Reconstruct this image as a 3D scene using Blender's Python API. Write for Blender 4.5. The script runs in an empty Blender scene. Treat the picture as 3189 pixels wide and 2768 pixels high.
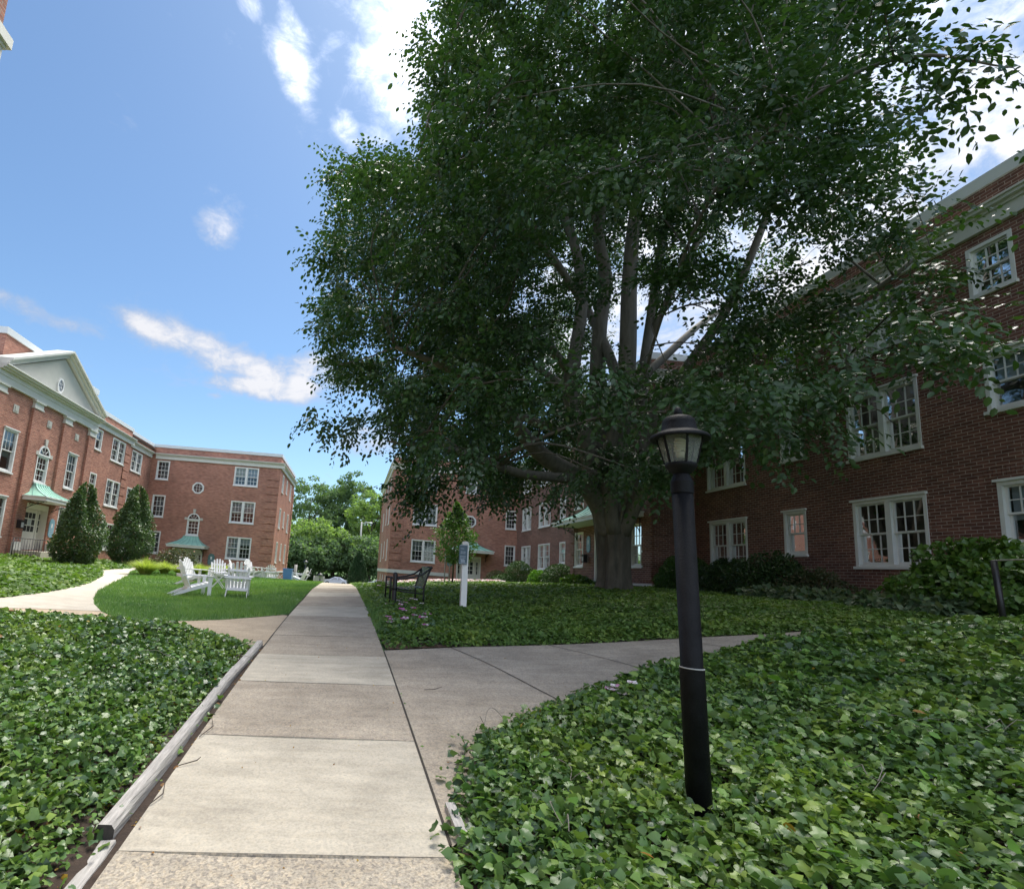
import bpy, math, random
import numpy as np
from mathutils import Vector, Matrix
from mathutils.geometry import delaunay_2d_cdt
rng = np.random.default_rng(11); random.seed(11)
scene = bpy.context.scene; COL = scene.collection
sin, cos, pi, rad = math.sin, math.cos, math.pi, math.radians

# ------------------------------------------------------------------ camera model (metres, camera at origin, +Y down the walk, Z up)
F_PX, CX, CY = 1640.0, 1168.47, 1518.38
M = np.array([[0.9963359337, -0.0433511257, 0.0737250774], [0.0794119583, 0.1488460327, -0.9856665762], [0.0317560704, 0.9879096813, 0.1517432488]])
SC = 3189 / 2065.0
def ray(x, y):
    return M.T @ np.array([(x * SC - CX) / F_PX, (y * SC - CY) / F_PX, 1.0])
def atY(x, y, Y):
    d = ray(x, y); return d * Y / d[1]
def atX(x, y, X):
    d = ray(x, y); return d * X / d[0]
def projD(P):
    q = P @ M.T
    z = np.where(np.abs(q[:, 2]) < 1e-6, 1e-6, q[:, 2])
    return (CX + F_PX * q[:, 0] / z) / SC, (CY + F_PX * q[:, 1] / z) / SC, q[:, 2]

# ------------------------------------------------------------------ terrain
CP = np.array([(-.2,-3,-1.62),(-.3,0,-1.48),(-.36,2.34,-1.33),(-.53,6.6,-1.05),(-.7,9.8,-.92),(-.96,15.9,-.78),(-1.4,25.7,-.86),(-2,32,-1.3),(-2.5,41,-1.9),(-3,60,-3.0),
 (-16,20,-.62),(-15.3,25,-.55),(-14,23.5,-.82),(-14,29,-.82),(-12,20,-.90),(-11.5,23,-.90),(-16,33,-.9),(-12,37,-.95),(-8,39,-1.25),(-6.2,41,-1.5),(-6.2,50,-2.2),(-10,28,-.85),(-6,8.5,-.98),(-10,8.5,-1.0),(-15,10,-.8),
 (-5,3,-1.2),(-10,3,-1.15),(-4,13,-1.02),(-4.5,9.3,-1.02),(-4,20,-.93),(-4.5,26,-.88),(-5,30,-1.22),(-8,18,-.95),(-9.5,23,-.87),(-2.2,2.5,-1.28),(-2.5,6,-1.1),
 (2,10.5,-.72),(8,16.0,-.16),(11,19,-.02),(12.6,12,0),(12.6,7,0),(12.6,2,-.1),(11,25,-.1),(12.7,33,-.3),(8,33,-.4),(9,40.5,-.55),(5,40.5,-.85),(2.75,41,-1.3),(2.7,50,-2.2),(4,30,-.6),(1.2,25,-.8),
 (1.5,2.2,-1.2),(3,3,-1.08),(5,4,-.8),(9,5,-.3),(5,10,-.45),(3.5,6,-.85),(1.2,6,-.98),(1.5,15,-.68),(4,20,-.45),
 (-40,72,-3.3),(0,75,-3.3),(40,72,-3.3),(-40,130,-3.3),(40,130,-3.3),(0,130,-3.3),(0,95,-3.3),(-20,95,-3.3),(20,95,-3.3),(-40,30,-1),(40,30,-.4),(-30,0,-1),(30,0,0),(0,-12,-2)])
def _k(d2):
    return np.where(d2 > 1e-12, d2 * np.log(d2 + 1e-12) * .5, 0)
_n = len(CP)
_A = np.zeros((_n + 3, _n + 3)); _d2 = ((CP[:, None, :2] - CP[None, :, :2]) ** 2).sum(-1)
_A[:_n, :_n] = _k(_d2) + np.eye(_n) * 2.0
_A[:_n, _n] = 1; _A[:_n, _n + 1:] = CP[:, :2]; _A[_n, :_n] = 1; _A[_n + 1:, :_n] = CP[:, :2].T
_W = np.linalg.solve(_A, np.concatenate([CP[:, 2], [0, 0, 0]]))
def ground(x, y):
    x = np.atleast_1d(np.asarray(x, float)); y = np.atleast_1d(np.asarray(y, float))
    cx = np.clip(x, -42, 42); cy = np.clip(y, -12, 132)
    out = np.empty(len(x))
    for i in range(0, len(x), 20000):
        s = slice(i, i + 20000)
        d2 = (cx[s, None] - CP[None, :, 0]) ** 2 + (cy[s, None] - CP[None, :, 1]) ** 2
        out[s] = _k(d2) @ _W[:_n] + _W[_n] + _W[_n + 1] * cx[s] + _W[_n + 2] * cy[s]
    w = np.clip((y - 62) / 12, 0, 1)
    return out * (1 - w) + np.minimum(-3.3, out * 0 - 3.3) * w
def gz(x, y): return float(ground(x, y)[0])
def G(xd, yd, lift=0.0):
    """ground point seen at photo pixel (xd, yd)"""
    d = ray(xd, yd); t = 0.5; prev = t
    while t < 200:
        p = d * t
        if p[2] < gz(p[0], p[1]) + lift: break
        prev = t; t *= 1.02
    a, b = prev, t
    for _ in range(25):
        m = (a + b) / 2; p = d * m
        if p[2] < gz(p[0], p[1]) + lift: b = m
        else: a = m
    return d[:2] * b
def GL(*pts): return [tuple(G(*p)) for p in pts]

# ------------------------------------------------------------------ materials
def nodes(name):
    m = bpy.data.materials.new(name); m.use_nodes = True
    nt = m.node_tree; b = nt.nodes['Principled BSDF']
    return m, nt, b
def N(nt, t, **kw):
    n = nt.nodes.new(t)
    for k, v in kw.items():
        if k in n.inputs.keys(): n.inputs[k].default_value = v
        else: setattr(n, k, v)
    return n
def ramp(nt, fac, stops):
    r = nt.nodes.new('ShaderNodeValToRGB'); e = r.color_ramp.elements
    while len(e) < len(stops): e.new(.5)
    for el, (p, c) in zip(e, stops): el.position = p; el.color = (*c, 1)
    nt.links.new(fac, r.inputs[0]); return r.outputs[0]
def mat(name, col, rough=.6, var=.15, scale=6, metal=0, bump=0, spec=.5, detail=6, stretch=None, bscale=None):
    m, nt, b = nodes(name); L = nt.links.new
    geo = N(nt, 'ShaderNodeNewGeometry'); vec = geo.outputs['Position']
    if stretch:
        mp = N(nt, 'ShaderNodeMapping'); mp.inputs['Scale'].default_value = stretch; L(vec, mp.inputs[0]); vec = mp.outputs[0]
    no = N(nt, 'ShaderNodeTexNoise', Scale=scale, Detail=detail, Roughness=.65); L(vec, no.inputs['Vector'])
    c = np.array(col)
    out = ramp(nt, no.outputs['Fac'], [(.25, tuple(np.clip(c * (1 - var), 0, 1))), (.55, tuple(c)), (.8, tuple(np.clip(c * (1 + var), 0, 1)))])
    L(out, b.inputs['Base Color']); b.inputs['Roughness'].default_value = rough; b.inputs['Metallic'].default_value = metal
    b.inputs['Specular IOR Level'].default_value = spec
    if bump:
        n2 = no
        if bscale: n2 = N(nt, 'ShaderNodeTexNoise', Scale=bscale, Detail=5); L(vec, n2.inputs['Vector'])
        bp = N(nt, 'ShaderNodeBump', Strength=bump, Distance=.02); L(n2.outputs['Fac'], bp.inputs['Height']); L(bp.outputs[0], b.inputs['Normal'])
    return m
def brick(name, c1, c2, mortar, dark=(.08, .035, .03)):
    m, nt, b = nodes(name); L = nt.links.new
    geo = N(nt, 'ShaderNodeNewGeometry')
    sp = N(nt, 'ShaderNodeSeparateXYZ'); L(geo.outputs['Position'], sp.inputs[0])
    sn = N(nt, 'ShaderNodeSeparateXYZ'); L(geo.outputs['True Normal'], sn.inputs[0])
    ab = N(nt, 'ShaderNodeMath', operation='ABSOLUTE'); L(sn.outputs[0], ab.inputs[0])
    gt = N(nt, 'ShaderNodeMath', operation='GREATER_THAN'); L(ab.outputs[0], gt.inputs[0]); gt.inputs[1].default_value = .5
    mx = N(nt, 'ShaderNodeMix', data_type='FLOAT'); L(gt.outputs[0], mx.inputs[0]); L(sp.outputs[0], mx.inputs[2]); L(sp.outputs[1], mx.inputs[3])
    cb = N(nt, 'ShaderNodeCombineXYZ'); L(mx.outputs[0], cb.inputs[0]); L(sp.outputs[2], cb.inputs[1])
    bt = N(nt, 'ShaderNodeTexBrick'); bt.offset = .5; bt.squash = 1.0
    for k, v in {'Scale': 1.0, 'Mortar Size': .007, 'Mortar Smooth': .2, 'Bias': -.1, 'Brick Width': .215, 'Row Height': .0735}.items(): bt.inputs[k].default_value = v
    bt.inputs['Color1'].default_value = (*c1, 1); bt.inputs['Color2'].default_value = (*c2, 1); bt.inputs['Mortar'].default_value = (*mortar, 1)
    L(cb.outputs[0], bt.inputs['Vector'])
    n1 = N(nt, 'ShaderNodeTexNoise', Scale=.55, Detail=5, Roughness=.6); L(geo.outputs['Position'], n1.inputs['Vector'])
    st = N(nt, 'ShaderNodeMapping'); st.inputs['Scale'].default_value = (3.2, 3.2, 14); L(geo.outputs['Position'], st.inputs[0])
    n2 = N(nt, 'ShaderNodeTexNoise', Scale=1.0, Detail=4, Roughness=.7); L(st.outputs[0], n2.inputs['Vector'])
    m1 = N(nt, 'ShaderNodeMix', data_type='RGBA', blend_type='MULTIPLY'); m1.inputs[0].default_value = 1
    L(bt.outputs['Color'], m1.inputs[6]); L(ramp(nt, n1.outputs['Fac'], [(.3, (.78, .76, .76)), (.7, (1.14, 1.1, 1.08))]), m1.inputs[7])
    m2 = N(nt, 'ShaderNodeMix', data_type='RGBA', blend_type='MULTIPLY'); m2.inputs[0].default_value = 1
    L(m1.outputs[2], m2.inputs[6]); L(ramp(nt, n2.outputs['Fac'], [(.3, (.62, .6, .62)), (.52, (1, 1, 1)), (.75, (1.3, 1.22, 1.12))]), m2.inputs[7])
    L(m2.outputs[2], b.inputs['Base Color']); b.inputs['Roughness'].default_value = .88; b.inputs['Specular IOR Level'].default_value = .25
    bp = N(nt, 'ShaderNodeBump', Strength=.5, Distance=.01); L(bt.outputs['Fac'], bp.inputs['Height']); bp.invert = True; L(bp.outputs[0], b.inputs['Normal'])
    return m
def leaf(name, cols, rough=.45, trans=.35, spec=.4, tcol=1.5, patch=None):
    """foliage: colour differs leaf by leaf, some light passes through"""
    m, nt, b = nodes(name); L = nt.links.new
    geo = N(nt, 'ShaderNodeNewGeometry')
    n = len(cols)
    c = ramp(nt, geo.outputs['Random Per Island'], [(i / max(1, n - 1), q) for i, q in enumerate(cols)])
    if patch:
        pn = N(nt, 'ShaderNodeTexNoise', Scale=patch, Detail=4, Roughness=.6); L(geo.outputs['Position'], pn.inputs['Vector'])
        pm = N(nt, 'ShaderNodeMix', data_type='RGBA', blend_type='MULTIPLY'); pm.inputs[0].default_value = 1; L(c, pm.inputs[6])
        L(ramp(nt, pn.outputs['Fac'], [(.32, (.72, .78, .85)), (.5, (1, 1, 1)), (.70, (1.45, 1.25, 1.0))]), pm.inputs[7]); c = pm.outputs[2]
    L(c, b.inputs['Base Color']); b.inputs['Roughness'].default_value = rough; b.inputs['Specular IOR Level'].default_value = spec
    tr = N(nt, 'ShaderNodeBsdfTranslucent')
    mu = N(nt, 'ShaderNodeMix', data_type='RGBA', blend_type='MULTIPLY'); mu.inputs[0].default_value = 1; L(c, mu.inputs[6]); mu.inputs[7].default_value = (tcol, tcol * 1.15, tcol * .5, 1)
    L(mu.outputs[2], tr.inputs['Color'])
    ms = N(nt, 'ShaderNodeMixShader'); ms.inputs[0].default_value = trans
    L(b.outputs[0], ms.inputs[1]); L(tr.outputs[0], ms.inputs[2]); L(ms.outputs[0], nt.nodes['Material Output'].inputs['Surface'])
    return m
def glass(name, tint=(.8, .87, .9), refl=.2):
    m, nt, b = nodes(name); L = nt.links.new
    g = N(nt, 'ShaderNodeBsdfGlossy', Roughness=.03); t = N(nt, 'ShaderNodeBsdfTransparent'); t.inputs[0].default_value = (*tint, 1)
    geo = N(nt, 'ShaderNodeNewGeometry'); no = N(nt, 'ShaderNodeTexNoise', Scale=3.0, Detail=2); L(geo.outputs['Position'], no.inputs['Vector'])
    bp = N(nt, 'ShaderNodeBump', Strength=.08, Distance=.02); L(no.outputs['Fac'], bp.inputs['Height']); L(bp.outputs[0], g.inputs['Normal'])
    fr = N(nt, 'ShaderNodeFresnel', IOR=1.5)
    ad = N(nt, 'ShaderNodeMath', operation='ADD'); ad.use_clamp = True; L(fr.outputs[0], ad.inputs[0]); ad.inputs[1].default_value = refl * .5
    ms = N(nt, 'ShaderNodeMixShader'); L(ad.outputs[0], ms.inputs[0]); L(t.outputs[0], ms.inputs[1]); L(g.outputs[0], ms.inputs[2])
    L(ms.outputs[0], nt.nodes['Material Output'].inputs['Surface']); return m
def frosted(name):
    m, nt, b = nodes(name); L = nt.links.new
    b.inputs['Base Color'].default_value = (.42, .44, .43, 1); b.inputs['Roughness'].default_value = .25
    t = N(nt, 'ShaderNodeBsdfTransparent'); t.inputs[0].default_value = (.75, .75, .68, 1); tr = N(nt, 'ShaderNodeBsdfTranslucent'); tr.inputs[0].default_value = (.5, .5, .45, 1)
    a = N(nt, 'ShaderNodeMixShader'); a.inputs[0].default_value = .5; L(b.outputs[0], a.inputs[1]); L(tr.outputs[0], a.inputs[2])
    ms = N(nt, 'ShaderNodeMixShader'); ms.inputs[0].default_value = .66; L(a.outputs[0], ms.inputs[1]); L(t.outputs[0], ms.inputs[2]); L(ms.outputs[0], nt.nodes['Material Output'].inputs['Surface']); return m
def concrete(name, col, speck, var=.16):
    m, nt, b = nodes(name); L = nt.links.new
    geo = N(nt, 'ShaderNodeNewGeometry'); P = geo.outputs['Position']
    n1 = N(nt, 'ShaderNodeTexNoise', Scale=1.6, Detail=8, Roughness=.7); L(P, n1.inputs['Vector'])
    n2 = N(nt, 'ShaderNodeTexNoise', Scale=90, Detail=3, Roughness=.6); L(P, n2.inputs['Vector'])
    vo = N(nt, 'ShaderNodeTexVoronoi', Scale=70); L(P, vo.inputs['Vector'])
    mp = N(nt, 'ShaderNodeMapping'); mp.inputs['Scale'].default_value = (2.5, 11, 2.5); mp.inputs['Rotation'].default_value = (0, 0, .12); L(P, mp.inputs[0])
    n3 = N(nt, 'ShaderNodeTexNoise', Scale=1.0, Detail=5, Roughness=.6); L(mp.outputs[0], n3.inputs['Vector'])
    c = np.array(col)
    base = ramp(nt, n1.outputs['Fac'], [(.3, tuple(c * (1 - var))), (.52, tuple(c)), (.72, tuple(c * (1 + var * .8)))])
    m1 = N(nt, 'ShaderNodeMix', data_type='RGBA', blend_type='MULTIPLY'); m1.inputs[0].default_value = 1; L(base, m1.inputs[6])
    L(ramp(nt, n2.outputs['Fac'], [(.32, (1 - speck,) * 3), (.5, (1, 1, 1)), (.7, (1 + speck * .7,) * 3)]), m1.inputs[7])
    m2 = N(nt, 'ShaderNodeMix', data_type='RGBA', blend_type='MULTIPLY'); m2.inputs[0].default_value = min(1, speck * 1.6); L(m1.outputs[2], m2.inputs[6])
    L(ramp(nt, vo.outputs['Color'], [(.1, (.45, .45, .5)), (.45, (1, 1, 1)), (.9, (1.35, 1.25, 1.1))]), m2.inputs[7])
    m3 = N(nt, 'ShaderNodeMix', data_type='RGBA', blend_type='MULTIPLY'); m3.inputs[0].default_value = .8; L(m2.outputs[2], m3.inputs[6])
    L(ramp(nt, n3.outputs['Fac'], [(.35, (.86, .85, .84)), (.6, (1.05, 1.05, 1.05))]), m3.inputs[7])
    L(m3.outputs[2], b.inputs['Base Color']); b.inputs['Roughness'].default_value = .9; b.inputs['Specular IOR Level'].default_value = .2
    bp = N(nt, 'ShaderNodeBump', Strength=.35, Distance=.004); L(n2.outputs['Fac'], bp.inputs['Height']); L(bp.outputs[0], b.inputs['Normal'])
    return m
MT = dict(
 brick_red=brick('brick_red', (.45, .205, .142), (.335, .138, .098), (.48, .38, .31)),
 brick_shaded=brick('brick_shaded', (.225, .108, .082), (.145, .070, .056), (.42, .35, .30)),  # same brick darkened: shade on the right range put into its colour
 white=mat('white_paint', (.76, .76, .73), .5, .07, 3), trim=mat('cream_trim', (.62, .62, .56), .6, .08, 1.5), stucco=mat('stucco', (.50, .50, .45), .85, .08, 2.5, bump=.15, bscale=60),
 doorw=mat('door_paint', (.68, .67, .60), .45, .05, 3), stone=mat('carved_stone', (.55, .53, .47), .85, .2, 14, bump=.5), grey=mat('grey_foundation', (.40, .41, .40), .85, .14, 2),
 roof=mat('roof_membrane', (.12, .12, .12), .9, .2, 1), coping=mat('metal_coping', (.66, .69, .68), .35, .06, 1.2),
 copper=mat('copper_patina', (.30, .56, .44), .6, .22, 2.6, bump=.05, stretch=(2, 2, .8)), seam=mat('copper_seam', (.16, .36, .30), .6, .15, 5),
 iron=mat('black_iron', (.012, .012, .013), .45, .2, 20), post=mat('lamp_black', (.0050, .0052, .006), .55, .9, 9, bump=.2, bscale=120, spec=.16), inside=mat('dark_interior', (.03, .03, .034), .8, .5, .9),
 blind=mat('window_blind', (.46, .50, .52), .7, .06, 2, stretch=(.3, .3, 40)), sheer=mat('sheer_curtain', (.40, .42, .42), .8, .25, 3, stretch=(12, 12, .4)), redc=mat('red_curtain', (.20, .03, .02), .8, .35, 2, stretch=(10, 10, .5)),
 yellowc=mat('yellow_shade', (.68, .58, .36), .7, .1, 2), glass=glass('window_glass'), lamp_glass=frosted('lamp_glass'), carglass=glass('car_glass', (.10, .12, .13), .3),
 slab_l=concrete('concrete_pale', (.51, .46, .365), .12, .24), slab_d=concrete('concrete_brown', (.40, .345, .27), .24, .26), slab_t=concrete('concrete_tan', (.46, .375, .27), .2), slab_p=concrete('concrete_light', (.50, .46, .385), .10), slab_a=concrete('aggregate', (.42, .37, .29), .36),
 asphalt=concrete('asphalt', (.19, .19, .19), .2), soil=mat('soil', (.055, .036, .024), .95, .5, 14, bump=.8), mulch=mat('mulch', (.12, .065, .04), .95, .5, 25, bump=.8),
 turf=mat('turf', (.105, .18, .055), .95, .4, 1.3, bump=.5, bscale=70), joint=mat('joint_dirt', (.05, .042, .032), .95, .4, 30),
 timber=mat('weathered_timber', (.47, .44, .395), .85, .42, 2.2, bump=.5, stretch=(30, 2.2, 30), bscale=3), timber_end=mat('timber_end', (.055, .045, .035), .9, .4, 40),
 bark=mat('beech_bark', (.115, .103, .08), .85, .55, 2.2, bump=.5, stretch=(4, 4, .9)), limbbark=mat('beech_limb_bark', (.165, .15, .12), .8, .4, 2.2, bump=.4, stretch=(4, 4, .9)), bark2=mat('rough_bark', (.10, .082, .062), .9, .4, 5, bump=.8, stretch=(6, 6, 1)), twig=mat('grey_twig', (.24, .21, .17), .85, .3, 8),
 beech=leaf('beech_leaves', [(.024, .058, .016), (.038, .084, .022), (.056, .108, .03), (.032, .070, .02), (.062, .10, .045)], .36, .30, .5),
 ivy=leaf('ivy_leaves', [(.050, .105, .026), (.10, .195, .042), (.15, .26, .052), (.068, .128, .042), (.23, .34, .068), (.095, .165, .066), (.032, .066, .022)], .33, .2, .46, 1.5, .9),
 ivy_far=leaf('ground_cover_leaves', [(.068, .135, .030), (.105, .19, .040), (.145, .24, .055), (.085, .15, .040), (.21, .30, .07)], .5, .28, .25, 1.5, .7),
 lime=leaf('lime_leaves', [(.12, .26, .03), (.17, .33, .05), (.10, .22, .03)], .45, .3), deadleaf=leaf('fallen_leaves', [(.36, .17, .02), (.22, .10, .03), (.42, .28, .03), (.16, .05, .02)], .6, .2),
 grass=leaf('grass_blades', [(.105, .205, .06), (.135, .25, .075), (.20, .31, .12), (.12, .22, .07)], .55, .3, .2, 1.4, .55), gold=leaf('golden_grass', [(.30, .36, .08), (.38, .42, .13), (.22, .29, .06)], .5, .35, .25),
 holly=leaf('holly_leaves', [(.045, .090, .028), (.066, .122, .038), (.10, .165, .055), (.052, .10, .036)], .36, .2, .45, 1.5, 1.6), box=leaf('boxwood_leaves', [(.025, .068, .012), (.045, .105, .016), (.07, .14, .02)], .42, .2, .35),
 darkbush=leaf('dark_shrub_leaves', [(.018, .044, .014), (.03, .066, .018), (.045, .09, .02)], .42, .2, .35), rose=leaf('rose_leaves', [(.05, .08, .035), (.08, .10, .05), (.12, .09, .05), (.04, .07, .03)], .5, .25, .3),
 laurel=leaf('laurel_leaves', [(.04, .095, .015), (.07, .14, .025), (.12, .20, .04), (.045, .105, .02)], .35, .25, .45), hosta=leaf('hosta_leaves', [(.05, .10, .05), (.09, .14, .07), (.16, .20, .11)], .45, .25, .3),
 maple=leaf('maple_leaves', [(.045, .105, .025), (.07, .14, .035), (.10, .18, .05)], .45, .3, .3), arbor=leaf('arborvitae', [(.022, .062, .026), (.034, .08, .032), (.046, .10, .036)], .5, .15, .25),
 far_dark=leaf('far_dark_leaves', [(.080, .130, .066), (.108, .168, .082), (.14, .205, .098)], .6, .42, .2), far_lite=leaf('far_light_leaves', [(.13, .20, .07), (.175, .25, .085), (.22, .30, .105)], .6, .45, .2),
 pink=leaf('pink_petals', [(.66, .22, .40), (.74, .46, .56), (.78, .70, .72), (.80, .78, .76)], .6, .3, .2, .9), petal=leaf('white_petals', [(.80, .78, .76), (.78, .70, .72), (.62, .20, .45)], .6, .3, .2, .9),
 magenta=leaf('magenta_petals', [(.50, .08, .34), (.62, .14, .44), (.72, .55, .66), (.80, .76, .78)], .6, .3, .2, .9),
 resin=mat('white_resin', (.80, .80, .80), .42, .05, 4), bluebin=mat('blue_plastic', (.10, .24, .52), .4, .1, 5), silver=mat('silver_paint', (.50, .53, .58), .28, .04, 1, metal=.4), darkcar=mat('white_car_paint', (.62, .64, .66), .28, .03, 1),
 tyre=mat('tyre', (.015, .015, .015), .8, .2, 20), tail=mat('tail_lamp', (.40, .02, .015), .3, .1, 5), signblue=mat('slate_sign', (.13, .18, .22), .55, .08, 4), signgreen=mat('green_sign', (.10, .20, .19), .5, .1, 4), signlite=mat('sign_lettering', (.42, .47, .53), .6, .1, 8), signcyan=mat('pale_blue_sign', (.20, .38, .48), .5, .1, 4),
 bulb=mat('bulb_plastic', (.74, .71, .60), .5, .08, 20), benchm=mat('bench_metal', (.035, .05, .052), .25, .2, 8, metal=.6), pole=mat('weathered_pole', (.36, .35, .33), .7, .15, 6), galv=mat('galvanised', (.50, .50, .49), .45, .1, 5), steel=mat('alloy_rim', (.45, .45, .46), .3, .05, 5, metal=.8),
)

# ------------------------------------------------------------------ mesh helpers
def props(o, label=None, cat=None, group=None, kind=None):
    if label: o['label'] = label
    if cat: o['category'] = cat
    if group: o['group'] = group
    if kind: o['kind'] = kind
    return o
def wloc(o):
    v = Vector((0, 0, 0))
    while o is not None: v = v + o.location; o = o.parent
    return np.array(v)
def empty(name, loc, label, cat, group=None, rz=0):
    o = bpy.data.objects.new(name, None); COL.objects.link(o); o.location = loc; o.rotation_euler = (0, 0, rz); o.empty_display_size = .2
    return props(o, label, cat, group)
def link(name, me, parent=None):
    o = bpy.data.objects.new(name, me); COL.objects.link(o)
    if parent is not None: o.parent = parent
    return o
class MB:
    def __init__(s): s.v = []; s.f = []; s.m = []; s.sm = []
    def quad(s, *P, m=0, sm=False):
        i = len(s.v); s.v += [tuple(p) for p in P]; s.f.append(tuple(range(i, i + len(P)))); s.m.append(m); s.sm.append(sm)
    def box(s, x0, x1, y0, y1, z0, z1, m=0):
        i = len(s.v); s.v += [(x, y, z) for z in (z0, z1) for y in (y0, y1) for x in (x0, x1)]
        for q in ((0, 2, 3, 1), (4, 5, 7, 6), (0, 1, 5, 4), (2, 6, 7, 3), (0, 4, 6, 2), (1, 3, 7, 5)): s.f.append(tuple(i + k for k in q)); s.m.append(m); s.sm.append(False)
        return s
    def hexa(s, P, m=0):
        i = len(s.v); s.v += [tuple(p) for p in P]
        for q in ((0, 3, 2, 1), (4, 5, 6, 7), (0, 1, 5, 4), (1, 2, 6, 5), (2, 3, 7, 6), (3, 0, 4, 7)): s.f.append(tuple(i + k for k in q)); s.m.append(m); s.sm.append(False)
        return s
    def bar(s, a, b, w, h, up=(0, 0, 1), m=0):
        """square bar from a to b: w across, h along up"""
        a = np.array(a, float); b = np.array(b, float); d = b - a; d /= np.linalg.norm(d); u = np.array(up, float); r = np.cross(d, u); r /= np.linalg.norm(r); u = np.cross(r, d)
        r = r * w / 2; u = u * h / 2
        return s.hexa([a - r - u, a + r - u, a + r + u, a - r + u, b - r - u, b + r - u, b + r + u, b - r + u], m)
    def tube(s, pts, rr, n=8, m=0, cap=True, flute=None):
        pts = np.array(pts, float); k = len(pts); rr = np.full(k, rr) if np.isscalar(rr) else np.array(rr, float)
        t = np.gradient(pts, axis=0); t /= np.linalg.norm(t, axis=1)[:, None] + 1e-9
        ref = np.array([1., 0, 0]) if abs(t[0][0]) < .8 else np.array([0, 1., 0])
        i0 = len(s.v); a = np.arange(n) * 2 * pi / n
        u = np.cross(t[0], ref); u /= np.linalg.norm(u)
        for j in range(k):
            u = u - t[j] * (u @ t[j]); u /= np.linalg.norm(u) + 1e-9; w = np.cross(t[j], u)
            R = rr[j] * (np.ones(n) if flute is None else flute(a, j))
            for q in range(n): s.v.append(tuple(pts[j] + R[q] * (cos(a[q]) * u + sin(a[q]) * w)))
        for j in range(k - 1):
            for q in range(n):
                q2 = (q + 1) % n; s.f.append((i0 + j * n + q, i0 + j * n + q2, i0 + (j + 1) * n + q2, i0 + (j + 1) * n + q)); s.m.append(m); s.sm.append(True)
        if cap:
            s.f.append(tuple(i0 + q for q in range(n))[::-1]); s.f.append(tuple(i0 + (k - 1) * n + q for q in range(n))); s.m += [m, m]; s.sm += [False, False]
        return s
    def lathe(s, prof, c=(0, 0, 0), n=20, m=0, sm=True):
        i0 = len(s.v)
        for r, z in prof:
            for q in range(n): s.v.append((c[0] + r * cos(2 * pi * q / n), c[1] + r * sin(2 * pi * q / n), c[2] + z))
        for j in range(len(prof) - 1):
            for q in range(n):
                q2 = (q + 1) % n; s.f.append((i0 + j * n + q, i0 + j * n + q2, i0 + (j + 1) * n + q2, i0 + (j + 1) * n + q)); s.m.append(m); s.sm.append(sm)
        return s
    def prism(s, poly, off, m=0):
        """poly: 3-D outline, off: extrusion vector"""
        i = len(s.v); k = len(poly); o = np.array(off); s.v += [tuple(p) for p in poly] + [tuple(np.array(p) + o) for p in poly]
        s.f.append(tuple(range(i, i + k))[::-1]); s.f.append(tuple(range(i + k, i + 2 * k))); s.m += [m, m]; s.sm += [False, False]
        for q in range(k): q2 = (q + 1) % k; s.f.append((i + q, i + q2, i + k + q2, i + k + q)); s.m.append(m); s.sm.append(False)
        return s
    def build(s, name, mats, parent=None, local=False):
        if not isinstance(mats, (list, tuple)): mats = [mats]
        me = bpy.data.meshes.new(name); v = np.array(s.v, float)
        if parent is not None and not local: v = v - wloc(parent)
        me.from_pydata(v.tolist(), [], s.f); me.polygons.foreach_set('material_index', s.m); me.polygons.foreach_set('use_smooth', s.sm)
        for x in mats: me.materials.append(MT[x] if isinstance(x, str) else x)
        me.update(); return link(name, me, parent)
def mesh_np(name, V, polys, mats, parent=None, mi=None, smooth=False):
    """bulk mesh: V (n,3), polys (k,m) int array"""
    me = bpy.data.meshes.new(name); V = np.asarray(V, np.float32)
    if parent is not None: V = V - wloc(parent).astype(np.float32)
    k, m = polys.shape
    me.vertices.add(len(V)); me.vertices.foreach_set('co', V.ravel()); me.loops.add(k * m); me.loops.foreach_set('vertex_index', polys.astype(np.int32).ravel())
    me.polygons.add(k); me.polygons.foreach_set('loop_start', np.arange(0, k * m, m, dtype=np.int32))
    try: me.polygons.foreach_set('loop_total', np.full(k, m, np.int32))
    except Exception: pass
    if mi is not None: me.polygons.foreach_set('material_index', mi.astype(np.int32))
    if smooth: me.polygons.foreach_set('use_smooth', np.ones(k, bool))
    for x in mats if isinstance(mats, (list, tuple)) else [mats]: me.materials.append(MT[x])
    me.update(calc_edges=True); me.validate(); return link(name, me, parent)
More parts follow.
